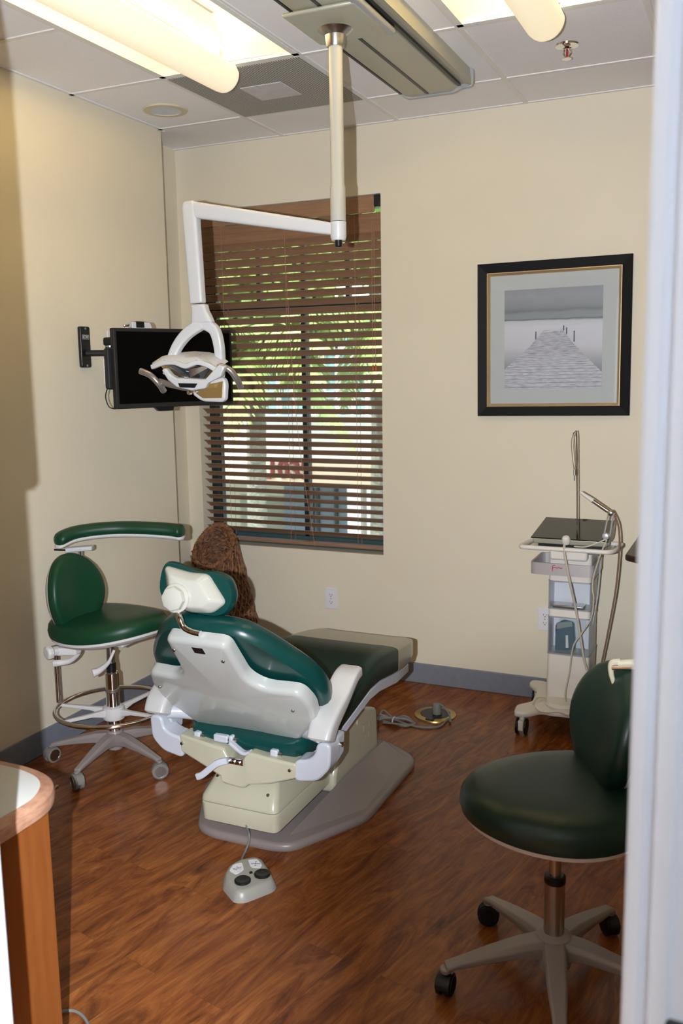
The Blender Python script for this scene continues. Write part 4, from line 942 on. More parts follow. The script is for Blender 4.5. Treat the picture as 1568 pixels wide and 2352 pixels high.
bm = BM(); lathe(bm, [(.034, .185), (.044, .190), (.048, .205), (.044, .24), (.032, .244)], (0, 0, 0), 24)
for a in (radians(-112), radians(-165+0), radians(-5), radians(80)):
    d_ = Vector((cos(a), sin(a), 0)); s_ = Vector((-sin(a), cos(a), 0))
    loft(bm, [sect(d_*.035+Vector((0, 0, .218)), .012, .018, s_, Vector((0, 0, 1))), sect(d_*.10+Vector((0, 0, .228)), .010, .008, s_, Vector((0, 0, 1))), sect(d_*.228+Vector((0, 0, .235)), .007, .006, s_, Vector((0, 0, 1)))])
obj('ring_spokes', bm, 'stoolwhite', s1, bevel=.002, world=False)
# seat
def seat_outline(n=64):
    out = []
    for i in range(n):
        a = 2*pi*i/n; c_, s_ = cos(a), sin(a)
        rx = .255; ry = .215+.0*c_
        x = rx*(abs(c_)**.9)*(1 if c_ > 0 else -1); y = ry*(abs(s_)**.9)*(1 if s_ > 0 else -1)*(1-.10*c_)
        out.append((x+.01, y))
    return out
SZ = .558
bm = BM(); so_ = seat_outline(); sad = lambda x, y: .018*(x/.25)**2-.010*(y/.2)**2+.012*x/.25
F0 = Matrix.Translation((0, 0, SZ)) @ Matrix.Rotation(radians(-14), 4, 'Z')
scaled_pad(bm, so_, [(.93, .004), (.985, .012), (1.0, .030), (.985, .050), (.93, .067), (.80, .078), (.6, .082), (.35, .082), (.1, .082)], F0, sad); obj('seat', bm, 'green', s1, world=False)
bm = BM(); scaled_pad(bm, so_, [(.60, -.022), (.90, -.014), (.965, .0), (.965, .012)], F0, sad); obj('seat_shell', bm, 'stoolwhite', s1, world=False, label='white plastic tray under the green seat')
bm = BM(); bounds(bm, -.20, .10, -.045, .045, SZ-.045, SZ-.018); bounds(bm, -.05, .05, -.07, .07, SZ-.035, SZ-.018); obj('seat_plate', bm, 'stoolwhite', s1, bevel=.006, world=False)
# levers and knob
def wl(px, py, Y): return onY(px, py, Y)-SL
bm = BM(); tube(bm, [wl(262, 1494, 2.82), wl(255, 1510, 2.80), wl(247, 1524, 2.78), wl(228, 1540, 2.74), wl(213, 1546, 2.72)], .008, 10, rad=lambda t: .006+.018*max(0, t-.35)); obj('height_lever', bm, 'stoolwhite', s1, world=False)
bm = BM(); tube(bm, [wl(183, 1494, 2.80), wl(176, 1506, 2.78), wl(160, 1518, 2.74), wl(140, 1522, 2.71), wl(125, 1524, 2.70)], .008, 10, rad=lambda t: .008+.006*t); obj('tilt_lever', bm, 'stoolwhite', s1, world=False)
bm = BM(); k0 = wl(118, 1498, 2.72); kd = Vector((-.35, -.93, 0)).normalized(); kq = kd.to_track_quat('Z', 'Y').to_matrix()
lathe(bm, [(.020, -.03), (.020, -.004), (.028, .0), (.029, .018), (.022, .024)], k0, 8, kq); obj('back_knob', bm, 'stoolwhite', s1, bevel=.003, world=False)
bm = BM(); q0 = wl(120, 1495, 2.74); loft(bm, [sect(q0+Vector((.0, .0, 0)), .02, .018, Vector((0, 1, 0)), Vector((0, 0, 1))), sect(q0+Vector((.10, .04, .0)), .02, .015, Vector((0, 1, 0)), Vector((0, 0, 1)))]); obj('back_bracket', bm, 'stoolwhite', s1, bevel=.006, world=False)
bm = BM(); q1 = wl(128, 1505, 2.76); q2 = wl(131, 1612, 2.76); cyl(bm, (q1.x, q1.y, q1.z+.04), (q1.x, q1.y, q2.z), .0095, 16); obj('back_post', bm, 'chrome', s1, world=False)
# backrest pad: faces +x, slightly towards the camera
bd = Vector((.99, -.12, .08)).normalized(); bu = Vector((-.10, .0, 1)); bu = (bu-bd*bu.dot(bd)).normalized(); bx_ = bu.cross(bd)
bc = onY(158, 1366, 2.84)-SL; FBk = frame(bc, bx_, bu, bd)
bo = []
for i in range(56):
    a = 2*pi*i/56; c_, s_ = cos(a), sin(a); w = .138*(1-.16*(-s_ if s_ < 0 else 0)**1.5)
    bo.append((w*c_, .172*s_+.0))
bm = BM(); scaled_pad(bm, bo, [(.9, -.012), (.98, -.006), (1, .008), (.992, .020), (.965, .030), (.91, .038), (.82, .045), (.68, .050), (.45, .053), (.15, .054)], FBk, lambda u, v: .05*(u/.15)**2+.006*(v/.17)**2); obj('backrest', bm, 'green', s1, world=False)
bm = BM(); scaled_pad(bm, bo, [(.55, -.036), (.85, -.030), (.96, -.012), (.97, .0)], FBk, lambda u, v: .05*(u/.15)**2+.006*(v/.17)**2); obj('back_shell', bm, 'stoolwhite', s1, world=False)
# curved arm bar
armp = [onY(128, 1243, 2.86), onY(165, 1226, 2.93), onY(215, 1217, 3.00), onY(275, 1213, 3.07), onY(340, 1214, 3.12), onY(395, 1218, 3.16), onY(421, 1222, 3.17)]
def arm_sweep(pts, hw, hh, dz=0):
    P = catmull([p-SL for p in pts], 7); rings = []; n_ = len(P)
    for i, p in enumerate(P):
        t = (P[min(i+1, n_-1)]-P[max(i-1, 0)]).normalized(); s_ = t.cross(Vector((0, 0, 1))).normalized(); f_ = i/(n_-1)
        e_ = min(1, sqrt(max(0.02, 1-(1-min(f_, 1-f_)/.07)**2)) if min(f_, 1-f_) < .07 else 1)
        rings.append([p+Vector((0, 0, dz))+s_*hw*e_*cos(q)*(abs(cos(q))**-.2 if abs(cos(q)) > .01 else 1)+Vector((0, 0, 1))*hh*e_*sin(q) for q in [2*pi*k/16 for k in range(16)]])
    return rings
bm = BM(); loft(bm, arm_sweep(armp, .036, .029)); obj('arm_bar', bm, 'green', s1, world=False, label='curved green padded arm bar')
bm = BM(); loft(bm, arm_sweep(armp, .030, .012, -.026)); obj('arm_tray', bm, 'stoolwhite', s1, world=False)
bm = BM(); q = onY(183, 1258, 2.955)-SL; loft(bm, [sect(q+Vector((-.045, -.03, -.006)), .02, .010, Vector((.4, -.9, 0)).normalized(), Vector((0, 0, 1))), sect(q+Vector((.045, .03, -.002)), .02, .010, Vector((.4, -.9, 0)).normalized(), Vector((0, 0, 1)))]); obj('arm_clamp', bm, 'cartgrey', s1, bevel=.004, world=False)
bm = BM(); tube(bm, [q+Vector((-.04, -.03, -.008)), q+Vector((-.10, -.04, -.008))], .004, 8, sm=False); obj('clamp_lever', bm, 'black', s1, world=False)
bm = BM(); cyl(bm, q+Vector((0, 0, -.01)), q+Vector((-.005, .0, -.42)), .0095, 16); obj('arm_post', bm, 'chrome', s1, world=False)

# --- right stool ------------------------------------------------
SR = Vector((-.415, 2.215, 0))
s2_ = thing('operator_stool', tuple(SR), 'dark green operator stool on grey star base at the right by the doorway', 'stool')
star_base(s2_, [radians(140.5+72*k) for k in range(5)], .29, 'stoolgrey', 'black', 'blackmatte', .135, w0=.032, w1=.018, cr=.030)
bm = BM(); lathe(bm, [(.045, .055), (.050, .09), (.045, .137), (.034, .145)], (0, 0, 0), 24); obj('hub', bm, 'stoolgrey', s2_, world=False)
bm = BM(); lathe(bm, [(.0265, .13), (.0265, .285)], (0, 0, 0), 28); obj('gas_column', bm, 'steel', s2_, world=False)
bm = BM(); lathe(bm, [(.024, .28), (.0275, .285), (.0275, .300), (.022, .305)], (0, 0, 0), 28); obj('column_collar', bm, 'black', s2_, world=False)
bm = BM(); lathe(bm, [(.015, .30), (.015, .47)], (0, 0, 0), 20); obj('column_rod', bm, 'steel', s2_, world=False)
def seat2(n=64):
    out = []
    for i in range(n):
        a = 2*pi*i/n; c_, s_ = cos(a), sin(a)
        out.append((.245*c_*(1+.0*s_), .235*s_*(1-.12*c_)))
    return out
ang2 = radians(208)     # direction the nose points
F0 = Matrix.Translation((.018, .0, .478)) @ Matrix.Rotation(ang2, 4, 'Z') @ Matrix.Translation((.02, 0, 0)); so2 = seat2()
sad2 = lambda x, y: .012*(x/.25)**2-.008*(y/.22)**2-.010*x/.25
bm = BM(); scaled_pad(bm, so2, [(.90, .002), (.975, .012), (1.0, .034), (.985, .058), (.93, .076), (.80, .088), (.6, .093), (.35, .093), (.1, .093)], F0, sad2); obj('seat', bm, 'darkgreen', s2_, world=False)
bm = BM(); scaled_pad(bm, so2, [(.45, -.030), (.78, -.022), (.93, -.004), (.95, .010)], F0, sad2); obj('seat_shell', bm, 'stoolwhite', s2_, world=False)
nd = Vector((cos(ang2), sin(ang2), 0)); bd = (nd+Vector((0, 0, .22))).normalized(); bu = Vector((0, 0, 1))-bd*bd.z; bu.normalize(); bx_ = bu.cross(bd)
bc2 = -nd*.195+Vector((-.042, .025, .675)); FB2 = frame(bc2, bx_, bu, bd)
bo = []
for i in range(56):
    a = 2*pi*i/56; c_, s_ = cos(a), sin(a); w = .185*(1-.10*(-s_ if s_ < 0 else 0)**1.4)
    bo.append((w*c_, .175*s_))
bm = BM(); scaled_pad(bm, bo, [(.9, -.014), (.98, -.006), (1, .010), (.992, .024), (.965, .035), (.91, .044), (.82, .051), (.68, .056), (.45, .059), (.15, .060)], FB2, lambda u, v: .022*(u/.15)**2); obj('backrest', bm, 'darkgreen', s2_, world=False)
bm = BM(); scaled_pad(bm, bo, [(.55, -.038), (.85, -.032), (.96, -.012), (.97, .0)], FB2, lambda u, v: .022*(u/.15)**2); obj('back_shell', bm, 'stoolwhite', s2_, world=False)
bm = BM(); tube(bm, [Vector((0, 0, .42)), -nd*.16+Vector((0, 0, .40)), -nd*.27+Vector((0, 0, .44)), -nd*.285+Vector((0, 0, .60))], .014, 10); obj('back_post', bm, 'steel', s2_, world=False)
YT = 2.30
bm = BM(); cyl(bm, onY(1405, 1532, YT)-SR, onY(1500, 1530, YT)-SR, .009, 14); obj('lever_rod', bm, 'chrome', s2_, world=False)
bm = BM(); cyl(bm, onY(1420, 1524, YT)-SR, onY(1470, 1521, YT)-SR, .010, 14); cyl(bm, onY(1455, 1526, YT)-SR, onY(1490, 1500, YT)-SR, .011, 14); obj('lever_sleeve', bm, 'cream', s2_, world=False)
bm = BM(); tube(bm, [onY(1425, 1520, YT)-SR, onY(1405, 1522, YT)-SR, onY(1403, 1545, YT)-SR, onY(1410, 1570, YT)-SR, onY(1417, 1583, YT)-SR], .006, 10, rad=lambda t: .009-.004*t); obj('hooked_lever', bm, 'cream', s2_, world=False)

# ================================================================== LASER CART
YC = 3.94
ct = thing('equipment_cart', (-.71, 4.0, 0), 'slim cream equipment cart on casters in front of the back wall', 'cart')
c1x0, c1x1 = -.795, -.612; cy0, cy1 = YC, 4.14
bm = BM()
bp_ = rounded([(-.905, 3.79), (-.845, 3.80), (-.80, 3.86), (-.62, 3.86), (-.56, 3.80), (-.50, 3.79), (-.50, 3.87), (-.56, 3.95), (-.56, 4.10), (-.50, 4.18), (-.50, 4.24), (-.56, 4.25), (-.62, 4.18), (-.80, 4.18), (-.86, 4.24), (-.92, 4.24), (-.93, 4.19), (-.87, 4.10), (-.86, 3.95), (-.915, 3.88)], .02, 3)
pad(bm, bp_, [(.004, .085), (0, .09), (0, .103), (.004, .108)], Matrix.Identity(4)); obj('cart_base', bm, 'cart', ct)
for x, y in ((-.875, 3.82), (-.525, 3.82), (-.89, 4.22), (-.525, 4.22)):
    bm = BM()
    for s in (-1, 1): lathe(bm, [(.022, -.005), (.036, -.004), (.036, .004), (.022, .006)], (x+s*.019, y, .036), 26, Matrix.Rotation(radians(90), 3, 'Y'))
    w = obj('caster', bm, 'black', ct); 
    bm = BM(); bounds(bm, x-.012, x+.012, y-.03, y+.026, .022, .068); cyl(bm, (x, y, .066), (x, y, .088), .012, 12); obj('caster_fork', bm, 'cart', w, bevel=.004)
def cring(z, x0=c1x0, x1=c1x1, y0=cy0, y1=cy1, r=.02): return [(p[0], p[1], z) for p in rounded([(x0, y0), (x1, y0), (x1, y1), (x0, y1)], r, 4)]
bm = BM(); loft(bm, [cring(.105, -.80, -.615), cring(.33), cring(.345)]); loft(bm, [cring(.515), cring(.550)]); loft(bm, [cring(.675), cring(.80)])
# rear spine of the column
bounds(bm, c1x0+.004, c1x1-.004, 4.06, cy1, .33, .70)
obj('column', bm, 'cart', ct)
bm = BM()
for z in (.345, .513, .550, .673): loft(bm, [cring(z-.003, c1x0-.002, c1x1+.002, cy0-.002), cring(z+.003, c1x0-.002, c1x1+.002, cy0-.002)])
for (za, zb2) in ((.348, .510), (.553, .670)):
    for x in (c1x0+.003, c1x1-.003): cyl(bm, (x, cy0+.010, za), (x, cy0+.010, zb2), .003, 8)
obj('edge_trim', bm, 'trackgrey', ct, label='dark grey piping around the open compartments')
bm = BM()
for (za, zb2) in ((.348, .510), (.553, .670)):
    bounds(bm, c1x0+.002, c1x0+.006, cy0+.01, 4.06, za, zb2); bounds(bm, c1x1-.006, c1x1-.002, cy0+.01, 4.06, za, zb2); bounds(bm, c1x0+.004, c1x1-.004, 4.05, 4.058, za, zb2)
obj('compartment_lining', bm, 'cartlight', ct, smo=False)
bm = BM(); bounds(bm, c1x0+.015, c1x1-.03, cy0+.01, 4.02, .556, .564); obj('shelf_insert', bm, 'steel', ct, bevel=.003)
# tray band
bm = BM(); tx0, tx1, ty0, ty1 = -.865, -.590, YC-.06, 4.12
outer = rounded([(tx0, ty0), (tx1, ty0), (tx1, ty1), (tx0, ty1)], .03, 5); inner = rounded([(tx0+.008, ty0+.008), (tx1-.008, ty0+.008), (tx1-.008, ty1-.008), (tx0+.008, ty1-.008)], .024, 5)
loft(bm, [[(p[0], p[1], .712) for p in outer], [(p[0], p[1], .764) for p in outer], [(p[0], p[1], .764) for p in inner], [(p[0], p[1], .716) for p in inner]], False); bm2 = [bm.verts.new((p[0], p[1], .716)) for p in inner]; bm.faces.new(bm2)
bm3 = [bm.verts.new((p[0], p[1], .712)) for p in outer]; bm.faces.new(bm3)
tb = obj('accessory_tray', bm, 'steel', ct); M['traysilver'] = mat('tray_silver', (.50, .47, .48), .35, metal=.35); tb.data.materials[0] = M['traysilver']
F = frame((-.745, ty0-.0005, .742), (1, 0, 0), (0, 0, 1), (0, -1, 0)); bm = BM()
for pts in ([(-.022, -.012), (-.020, .012), (-.010, .014)], [(-.020, .004), (-.008, .004)], [(-.008, .006), (0, .003), (.006, .006), (.014, .003), (.020, .006)]): tube(bm, [F @ Vector((x, y, 0)) for x, y in pts], .0016, 6, k=3)
obj('tray_emblem', bm, 'red', tb, label='small red script emblem')
# top handle frame and console
hz_ = .832
bm = BM(); ho = [(-.90, 3.86), (-.535, 3.86), (-.515, 3.89), (-.50, 4.06), (-.885, 4.06), (-.905, 3.89)]
tube(bm, [(x, y, hz_) for x, y in rounded(ho, .03, 4)], .010, 10, sm=False, closed=True); obj('handle_frame', bm, 'cart', ct)
bm = BM(); prism(bm, rounded([(-.875, 3.90), (-.53, 3.90), (-.53, 4.05), (-.875, 4.05)], .01), .818, .828); obj('top_shelf', bm, 'cart', ct)
bm = BM(); bounds(bm, -.785, -.625, 3.90, 4.08, .775, .822); obj('neck_block', bm, 'cart', ct, bevel=.01)
cs = thing('laser_console', (-.70, 3.96, .83), 'flat dark glass topped console lying on the cart top', 'console')
bm = BM(); prism(bm, [(-.835, 3.90), (-.56, 3.90), (-.56, 4.07), (-.835, 4.07)], .829, .848); obj('console_foot', bm, 'black', cs, bevel=.004)
bm = BM(); loft(bm, [[(-.85, 3.885, .848), (-.545, 3.885, .848), (-.545, 4.10, .848), (-.85, 4.10, .848)], [(-.855, 3.875, .872), (-.54, 3.875, .872), (-.54, 4.12, .918), (-.855, 4.12, .918)]]); obj('console_body', bm, 'trackmetal', cs, bevel=.004)
M['conglass'] = mat('console_glass', (.012, .011, .010), .06, spec=.6)
bm = BM(); loft(bm, [[(-.860, 3.868, .872), (-.535, 3.868, .872), (-.545, 4.13, .919), (-.850, 4.13, .919)], [(-.860, 3.868, .877), (-.535, 3.868, .877), (-.545, 4.13, .924), (-.850, 4.13, .924)]]); obj('console_glass', bm, 'conglass', cs, bevel=.001, smo=False)
bm = BM(); p = onY(1300, 1240, 3.865); lathe(bm, [(.008, -.02), (.016, -.016), (.019, .0), (.015, .014), (.010, .018)], p+Vector((0, -.005, 0)), 14, Matrix.Rotation(radians(25), 3, 'X')); obj('connector_plug', bm, 'cart', cs, bevel=.002)
# fibre holder wand, rod and handpiece
bm = BM(); tube(bm, [onY(1325, 1205, 3.97), onY(1325, 1150, 3.97), onY(1324, 1000, 3.97), onY(1323, 989, 3.97), onY(1316, 996, 3.97)], .0028, 8, sm=False); wd = obj('wand_rod', bm, 'scissor', ct)
bm = BM(); tube(bm, [onY(1316, 997, 3.965), onY(1312, 1015, 3.965), onY(1314, 1050, 3.965), onY(1319, 1082, 3.965), onY(1321, 1050, 3.965), onY(1319, 1010, 3.965), onY(1317, 997, 3.965)], .0016, 6); obj('wand_loop', bm, 'cablebrown', wd)
bm = BM(); cyl(bm, onY(1319, 1078, 3.96), onY(1319, 1092, 3.96), .005, 10); cyl(bm, onY(1319, 1092, 3.96), onY(1319, 1104, 3.96), .0025, 8); obj('wand_clip', bm, 'steel', wd)
hp = thing('laser_handpiece', tuple(onY(1405, 1180, 3.90)), 'white and steel laser handpiece resting on its angled holder', 'handpiece')
a, b = onY(1332, 1130, 3.90), onY(1402, 1178, 3.90); dd = (b-a)
bm = BM(); tube(bm, [a, a+dd*.2, a+dd*.42], .006, 12, rad=lambda t: .006+.004*t); obj('handpiece_tip', bm, 'cart', hp)
bm = BM(); cyl(bm, a+dd*.40, a+dd*.92, .0095, 16); obj('handpiece_body', bm, 'chrome', hp)
bm = BM(); lathe(bm, [(0, -.014), (.012, -.008), (.014, 0), (.012, .008), (0, .014)], b, 14, Matrix.Rotation(radians(90), 3, 'Y'), cap=False); obj('handpiece_joint', bm, 'steel', hp)
bm = BM(); c_ = onY(1393, 1232, 3.90)
for s in (-1, 1): tube(bm, [b+Vector((s*.010+.002, 0, 0)), c_+Vector((s*.012, 0, .0))], .004, 8, sm=False)
lathe(bm, [(0, -.016), (.013, -.012), (.017, 0), (.013, .012), (0, .016)], c_+Vector((-.004, 0, .0)), 16, Matrix.Rotation(radians(90), 3, 'X'), cap=False); cyl(bm, c_, c_+Vector((0, .02, -.035)), .012); obj('holder_arm', bm, 'traysilver', hp)
# cables on the cart
def cable(name, pts, Y, m, lab, r=.0035, cat='cable'):
    bm = BM(); P = [onY(p[0], p[1], p[2] if len(p) > 2 else Y) for p in pts]; tube(bm, P, r, 8); return solo(name, bm, m, lab, cat, tuple(P[len(P)//2]))
cable('console_cable', [(1298, 1242, 3.86), (1295, 1262, 3.855), (1300, 1295, 3.85), (1310, 1345, 3.86), (1322, 1400, 3.90), (1332, 1460, 3.91), (1340, 1510, 3.91), (1348, 1540, 3.91)], 3.9, 'cablecream', 'thick cream cable hanging from the plug down the front of the cart', .0055)
cable('fibre_cable', [(1318, 1255, 3.85), (1345, 1256, 3.85), (1375, 1246, 3.86), (1392, 1240, 3.87), (1380, 1270, 3.87), (1364, 1320, 3.88), (1360, 1350, 3.88), (1363, 1375, 3.88), (1357, 1420, 3.90), (1335, 1455, 3.90), (1316, 1485, 3.90), (1308, 1540, 3.905), (1298, 1590, 3.87), (1300, 1612, 3.87)], 3.9, 'cablecream', 'thin cream cable crossing the cart front down to the floor coil', .0035)
cable('handpiece_hose', [(1410, 1182, 3.90), (1420, 1210, 3.91), (1422, 1260, 3.92), (1414, 1350, 3.93), (1398, 1440, 3.94), (1384, 1510, 3.95), (1372, 1560, 3.95)], 3.9, 'cablebrown', 'long hose arcing down the right side of the cart from the handpiece', .004)
cable('mains_lead', [(1383, 1260, 4.0), (1378, 1300, 4.02), (1370, 1380, 4.03), (1358, 1450, 4.03), (1354, 1530, 4.03), (1356, 1600, 4.0)], 4.0, 'cartgrey', 'thin pale lead running down behind the cart column', .003)
# foot pedal coil on the cart base
fp = thing('cart_foot_pedal', (-.745, 3.90, .108), 'round cream foot pedal resting on the cart base', 'foot pedal')
bm = BM(); lathe(bm, [(.096, .109), (.098, .118), (.088, .126)], (-.735, 3.895, 0), 36); obj('pedal_dish', bm, 'cart', fp)
bm = BM(); lathe(bm, [(.066, .126), (.070, .134), (.062, .146), (.0, .150)], (-.72, 3.90, 0), 36, cap=False); obj('pedal_dome', bm, 'cart', fp)
bm = BM(); tube(bm, [Vector((-.735+.108*cos(a), 3.895+.10*sin(a), .114+.008*(k_ % 3))) for k_, a in enumerate([2*pi*i/14 for i in range(9, 22)])], .003, 8); solo('pedal_lead', bm, 'cablecream', 'thin cream lead looped round the foot pedal', 'cable', (-.735, 3.895, .114))
# bag in lower compartment
bm = BM(); bgx0, bgx1 = c1x0+.012, c1x1-.02
pp_ = [(bgx0, .350), (bgx1-.03, .350), (bgx1, .500), (bgx0+.035, .508)]
bag = BM(); rnd = random.Random(2)
rows = []
for j in range(7):
    row = []
    for i in range(9):
        u_2, v_2 = i/8, j/6; x = (pp_[0][0]*(1-u_2)+pp_[1][0]*u_2)*(1-v_2)+(pp_[3][0]*(1-u_2)+pp_[2][0]*u_2)*v_2; z = (pp_[0][1]*(1-v_2)+pp_[3][1]*v_2)
        row.append(bag.verts.new((x, 3.963+rnd.uniform(-.006, .006)+.02*v_2, z)))
    rows.append(row)
for j in range(6):
    for i in range(8): bag.faces.new((rows[j][i], rows[j][i+1], rows[j+1][i+1], rows[j+1][i]))
bmesh.ops.solidify(bag, geom=bag.faces[:], thickness=.003); bm.free()
solo('plastic_bag', bag, 'bag', 'clear bluish plastic bag in the lower compartment of the cart', 'bag', (-.71, 3.97, .35), sub=1)
gg = Vector((-.715, 3.995, .352)); gd = thing('handheld_device', tuple(gg), 'dark navy handset with silver strip inside the plastic bag', 'handset')
FG = frame(gg, (1, 0, .18), (-.18, .06, 1), (0, -1, .05))
bm = BM(); prism(bm, rounded([(-.055, .0), (.035, .0), (.045, .12), (.0, .135), (-.035, .12)], .012), -.018, .012, FG); obj('handset_body', bm, 'navy', gd, bevel=.005)
bm = BM(); prism(bm, rounded([(-.035, .098), (.042, .105), (.040, .130), (-.028, .128)], .006), .008, .018, FG); obj('handset_top', bm, 'cable', gd, bevel=.003)
bm = BM(); prism(bm, [(-.004, .012), (.008, .012), (.014, .068), (.004, .068)], .010, .0145, FG); obj('silver_strip', bm, 'laminate', gd, smo=False)

# ================================================================== CABINETS
# right back corner: dark cabinet
cb = thing('dark_cabinet', (.2, 4.0, 0), 'dark brown cabinet with worktop at the right behind the cart', 'cabinet')
bm = BM(); bounds(bm, -.385, .55, 3.74, D-.02, .0, .82); obj('cabinet_body', bm, 'darkwood', cb, bevel=.003, smo=False)
bm = BM(); prism(bm, rounded([(-.455, 3.76), (-.455, D-.01), (.6, D-.01), (.6, 3.70), (-.385, 3.70)], .02), .822, .848); obj('worktop', bm, 'darkwood', cb, bevel=.008, seg=3)
# left: counter with cherry end panel
cl = thing('reception_counter', (-1.6, 1.25, 0), 'low counter with white top and cherry wood end panel at the left', 'counter')
zc_ = .72
top_o = [(-1.315, YW1+.006), (-1.315, 1.395), (-1.37, 1.475), (-1.46, 1.505), (-2.2, 1.505), (-2.2, YW1+.006)]
tp_ = rounded(top_o, .06, 6)
bm = BM(); pad(bm, tp_, [(.010, zc_-.040), (.002, zc_-.034), (0, zc_-.018), (.003, zc_-.006), (.012, zc_)], Matrix.Identity(4)); obj('top_edge', bm, 'bullnose', cl, label='rounded wood edge of the counter top')
bm = BM(); pad(bm, inset(tp_, .030), [(0, zc_-.002), (0, zc_+.001), (.002, zc_+.0016)], Matrix.Identity(4)); obj('laminate_top', bm, 'laminate', cl, label='white laminate surface')
bm = BM(); bounds(bm, -1.358, -1.334, YW1+.008, 1.405, 0, zc_-.035); obj('end_panel', bm, 'cherry', cl, bevel=.002, smo=False)
bm = BM(); bounds(bm, -2.15, -1.360, YW1+.03, 1.39, 0, zc_-.04); obj('counter_body', bm, 'cherry', cl, smo=False)
# wall cabinet over the counter (throws the step in the flash shadow)
wc2 = thing('wall_cabinet', (-1.6, YW1+.05, 1.41), 'cherry wall cabinet hung above the left counter', 'cabinet')
bm = BM(); bounds(bm, -2.1, -1.14, YW1+.002, 1.12, 1.415, 2.3); obj('cabinet_body', bm, 'cherry', wc2, bevel=.003, smo=False)
for x0_, x1_ in ((-2.095, -1.62), (-1.615, -1.145)):
    bm = BM(); bounds(bm, x0_, x1_, 1.121, 1.135, 1.42, 2.295); dd_ = obj('cabinet_door', bm, 'cherry', wc2, bevel=.003, smo=False)

# ================================================================== OUTSIDE
OUT = {}
M['facade'] = noise_col(mat('facade_white', (.8, .78, .72), .8), (.72, .70, .64), (.80, .78, .72), 2); M['facadepeach'] = mat('facade_peach', (.72, .58, .42), .8)
M['recess'] = mat('recess_wall', (.16, .17, .13), .8); M['blueglass'] = mat('door_glass_blue', (.10, .14, .17), .2); M['tealglass'] = mat('teal_window', (.17, .34, .37), .25)
M['numbers'] = mat('house_number', (.20, .03, .03), .6); M['asphalt'] = noise_col(mat('asphalt', (.3, .29, .27), .9), (.25, .24, .22), (.36, .34, .32), 4)
M['bark'] = noise_bump(noise_col(mat('palm_bark', (.3, .29, .25), .9), (.14, .14, .12), (.34, .34, .28), 14, 6, vec=(1, 1, 6)), 30, .8, .03)
M['frond'] = noise_col(mat('palm_frond', (.1, .2, .03), .5), (.20, .34, .08), (.50, .60, .22), 2.5, 3); M['leafdark'] = noise_col(mat('tree_leaf', (.05, .12, .02), .6), (.10, .20, .05), (.34, .48, .14), 1.8, 3)
def G(px, py, Y): return onY(px, py, Y)
YF = 13.0
gz = -2.6
bm = BM(); bounds(bm, -40, 20, 4.8, 60, gz-.2, gz); struct('ground_outside', bm, 'asphalt', smo=False)
bx0, bx1 = G(380, 1000, YF).x, G(960, 1000, YF).x
z_top = G(688, 955, YF).z; z_band = G(688, 1062, YF).z; z_low = G(688, 1108, YF).z
bd_ = thing('house_across', ((bx0+bx1)/2, YF, gz), 'pale building across the street with number over its glass entrance', 'building')
bm = BM(); bounds(bm, bx0, bx1, YF, YF+.4, z_band, z_top); obj('upper_wall', bm, 'facade', bd_, smo=False)
bm = BM(); bounds(bm, bx0, G(862, 1085, YF).x, YF-.1, YF+.4, z_low, z_band); obj('fascia', bm, 'facadepeach', bd_, bevel=.02, smo=False)
bm = BM(); bounds(bm, bx0, G(862, 1085, YF).x, YF+1.5, YF+1.8, gz, z_low); obj('entrance_wall', bm, 'recess', bd_, smo=False)
for pxa, pxb in ((845, 862), (800, 830)):
    bm = BM(); bounds(bm, G(pxa, 1150, YF).x, G(pxb, 1150, YF).x, YF-.05, YF+.3, gz, z_low); obj('pillar', bm, 'facade', bd_, smo=False)
bm = BM(); YG = YF+1.4; bounds(bm, G(655, 1150, YG).x, G(805, 1150, YG).x, YG-.04, YG, gz, G(700, 1115, YG).z); gl = obj('glass_door', bm, 'blueglass', bd_, smo=False)
for px_ in (720, 733, 775):
    bm = BM(); x = G(px_, 1150, YG).x; bounds(bm, x-.03, x+.03, YG-.08, YG-.03, gz, G(700, 1118, YG).z); obj('door_stile', bm, 'alu', gl, smo=False)
tn = G(665, 1080, YF-.1); tn.y = YF-.12
T_ = text_mesh('house_number', '1035', .40, frame(tn, (1, 0, 0), (0, 0, 1), (0, -1, 0)), 'numbers', bd_, .02, .012)
# serifs under the first digit and over the last
bm = BM(); bounds(bm, tn.x-.48, tn.x-.33, YF-.135, YF-.115, tn.z-.15, tn.z-.125); obj('number_serif', bm, 'numbers', bd_, smo=False)
# teal glazed building behind
YB2 = 16.0
b2_ = thing('glazed_building', (G(650, 900, YB2).x, YB2, gz), 'teal glazed office building rising behind the pale one', 'building')
bm = BM(); bounds(bm, G(330, 900, YB2).x, G(1000, 900, YB2).x, YB2+.1, YB2+.5, gz, G(650, 760, YB2).z); obj('glazed_wall', bm, 'tealglass', b2_, smo=False)
bm = BM()
for px_ in range(400, 960, 34): x = G(px_, 900, YB2).x; bounds(bm, x-.035, x+.035, YB2, YB2+.12, gz, G(650, 760, YB2).z)
for py_ in (800, 850, 905, 945): z = G(650, py_, YB2).z; bounds(bm, G(330, 900, YB2).x, G(1000, 900, YB2).x, YB2, YB2+.12, z-.04, z+.04)
obj('window_grid', bm, 'facade', b2_, smo=False)
bm = BM(); bounds(bm, G(712, 900, YB2).x, G(738, 900, YB2).x, YB2-.2, YB2, gz, G(650, 780, YB2).z); obj('white_column', bm, 'facade', b2_, smo=False)
bm = BM(); YR = YF-.3
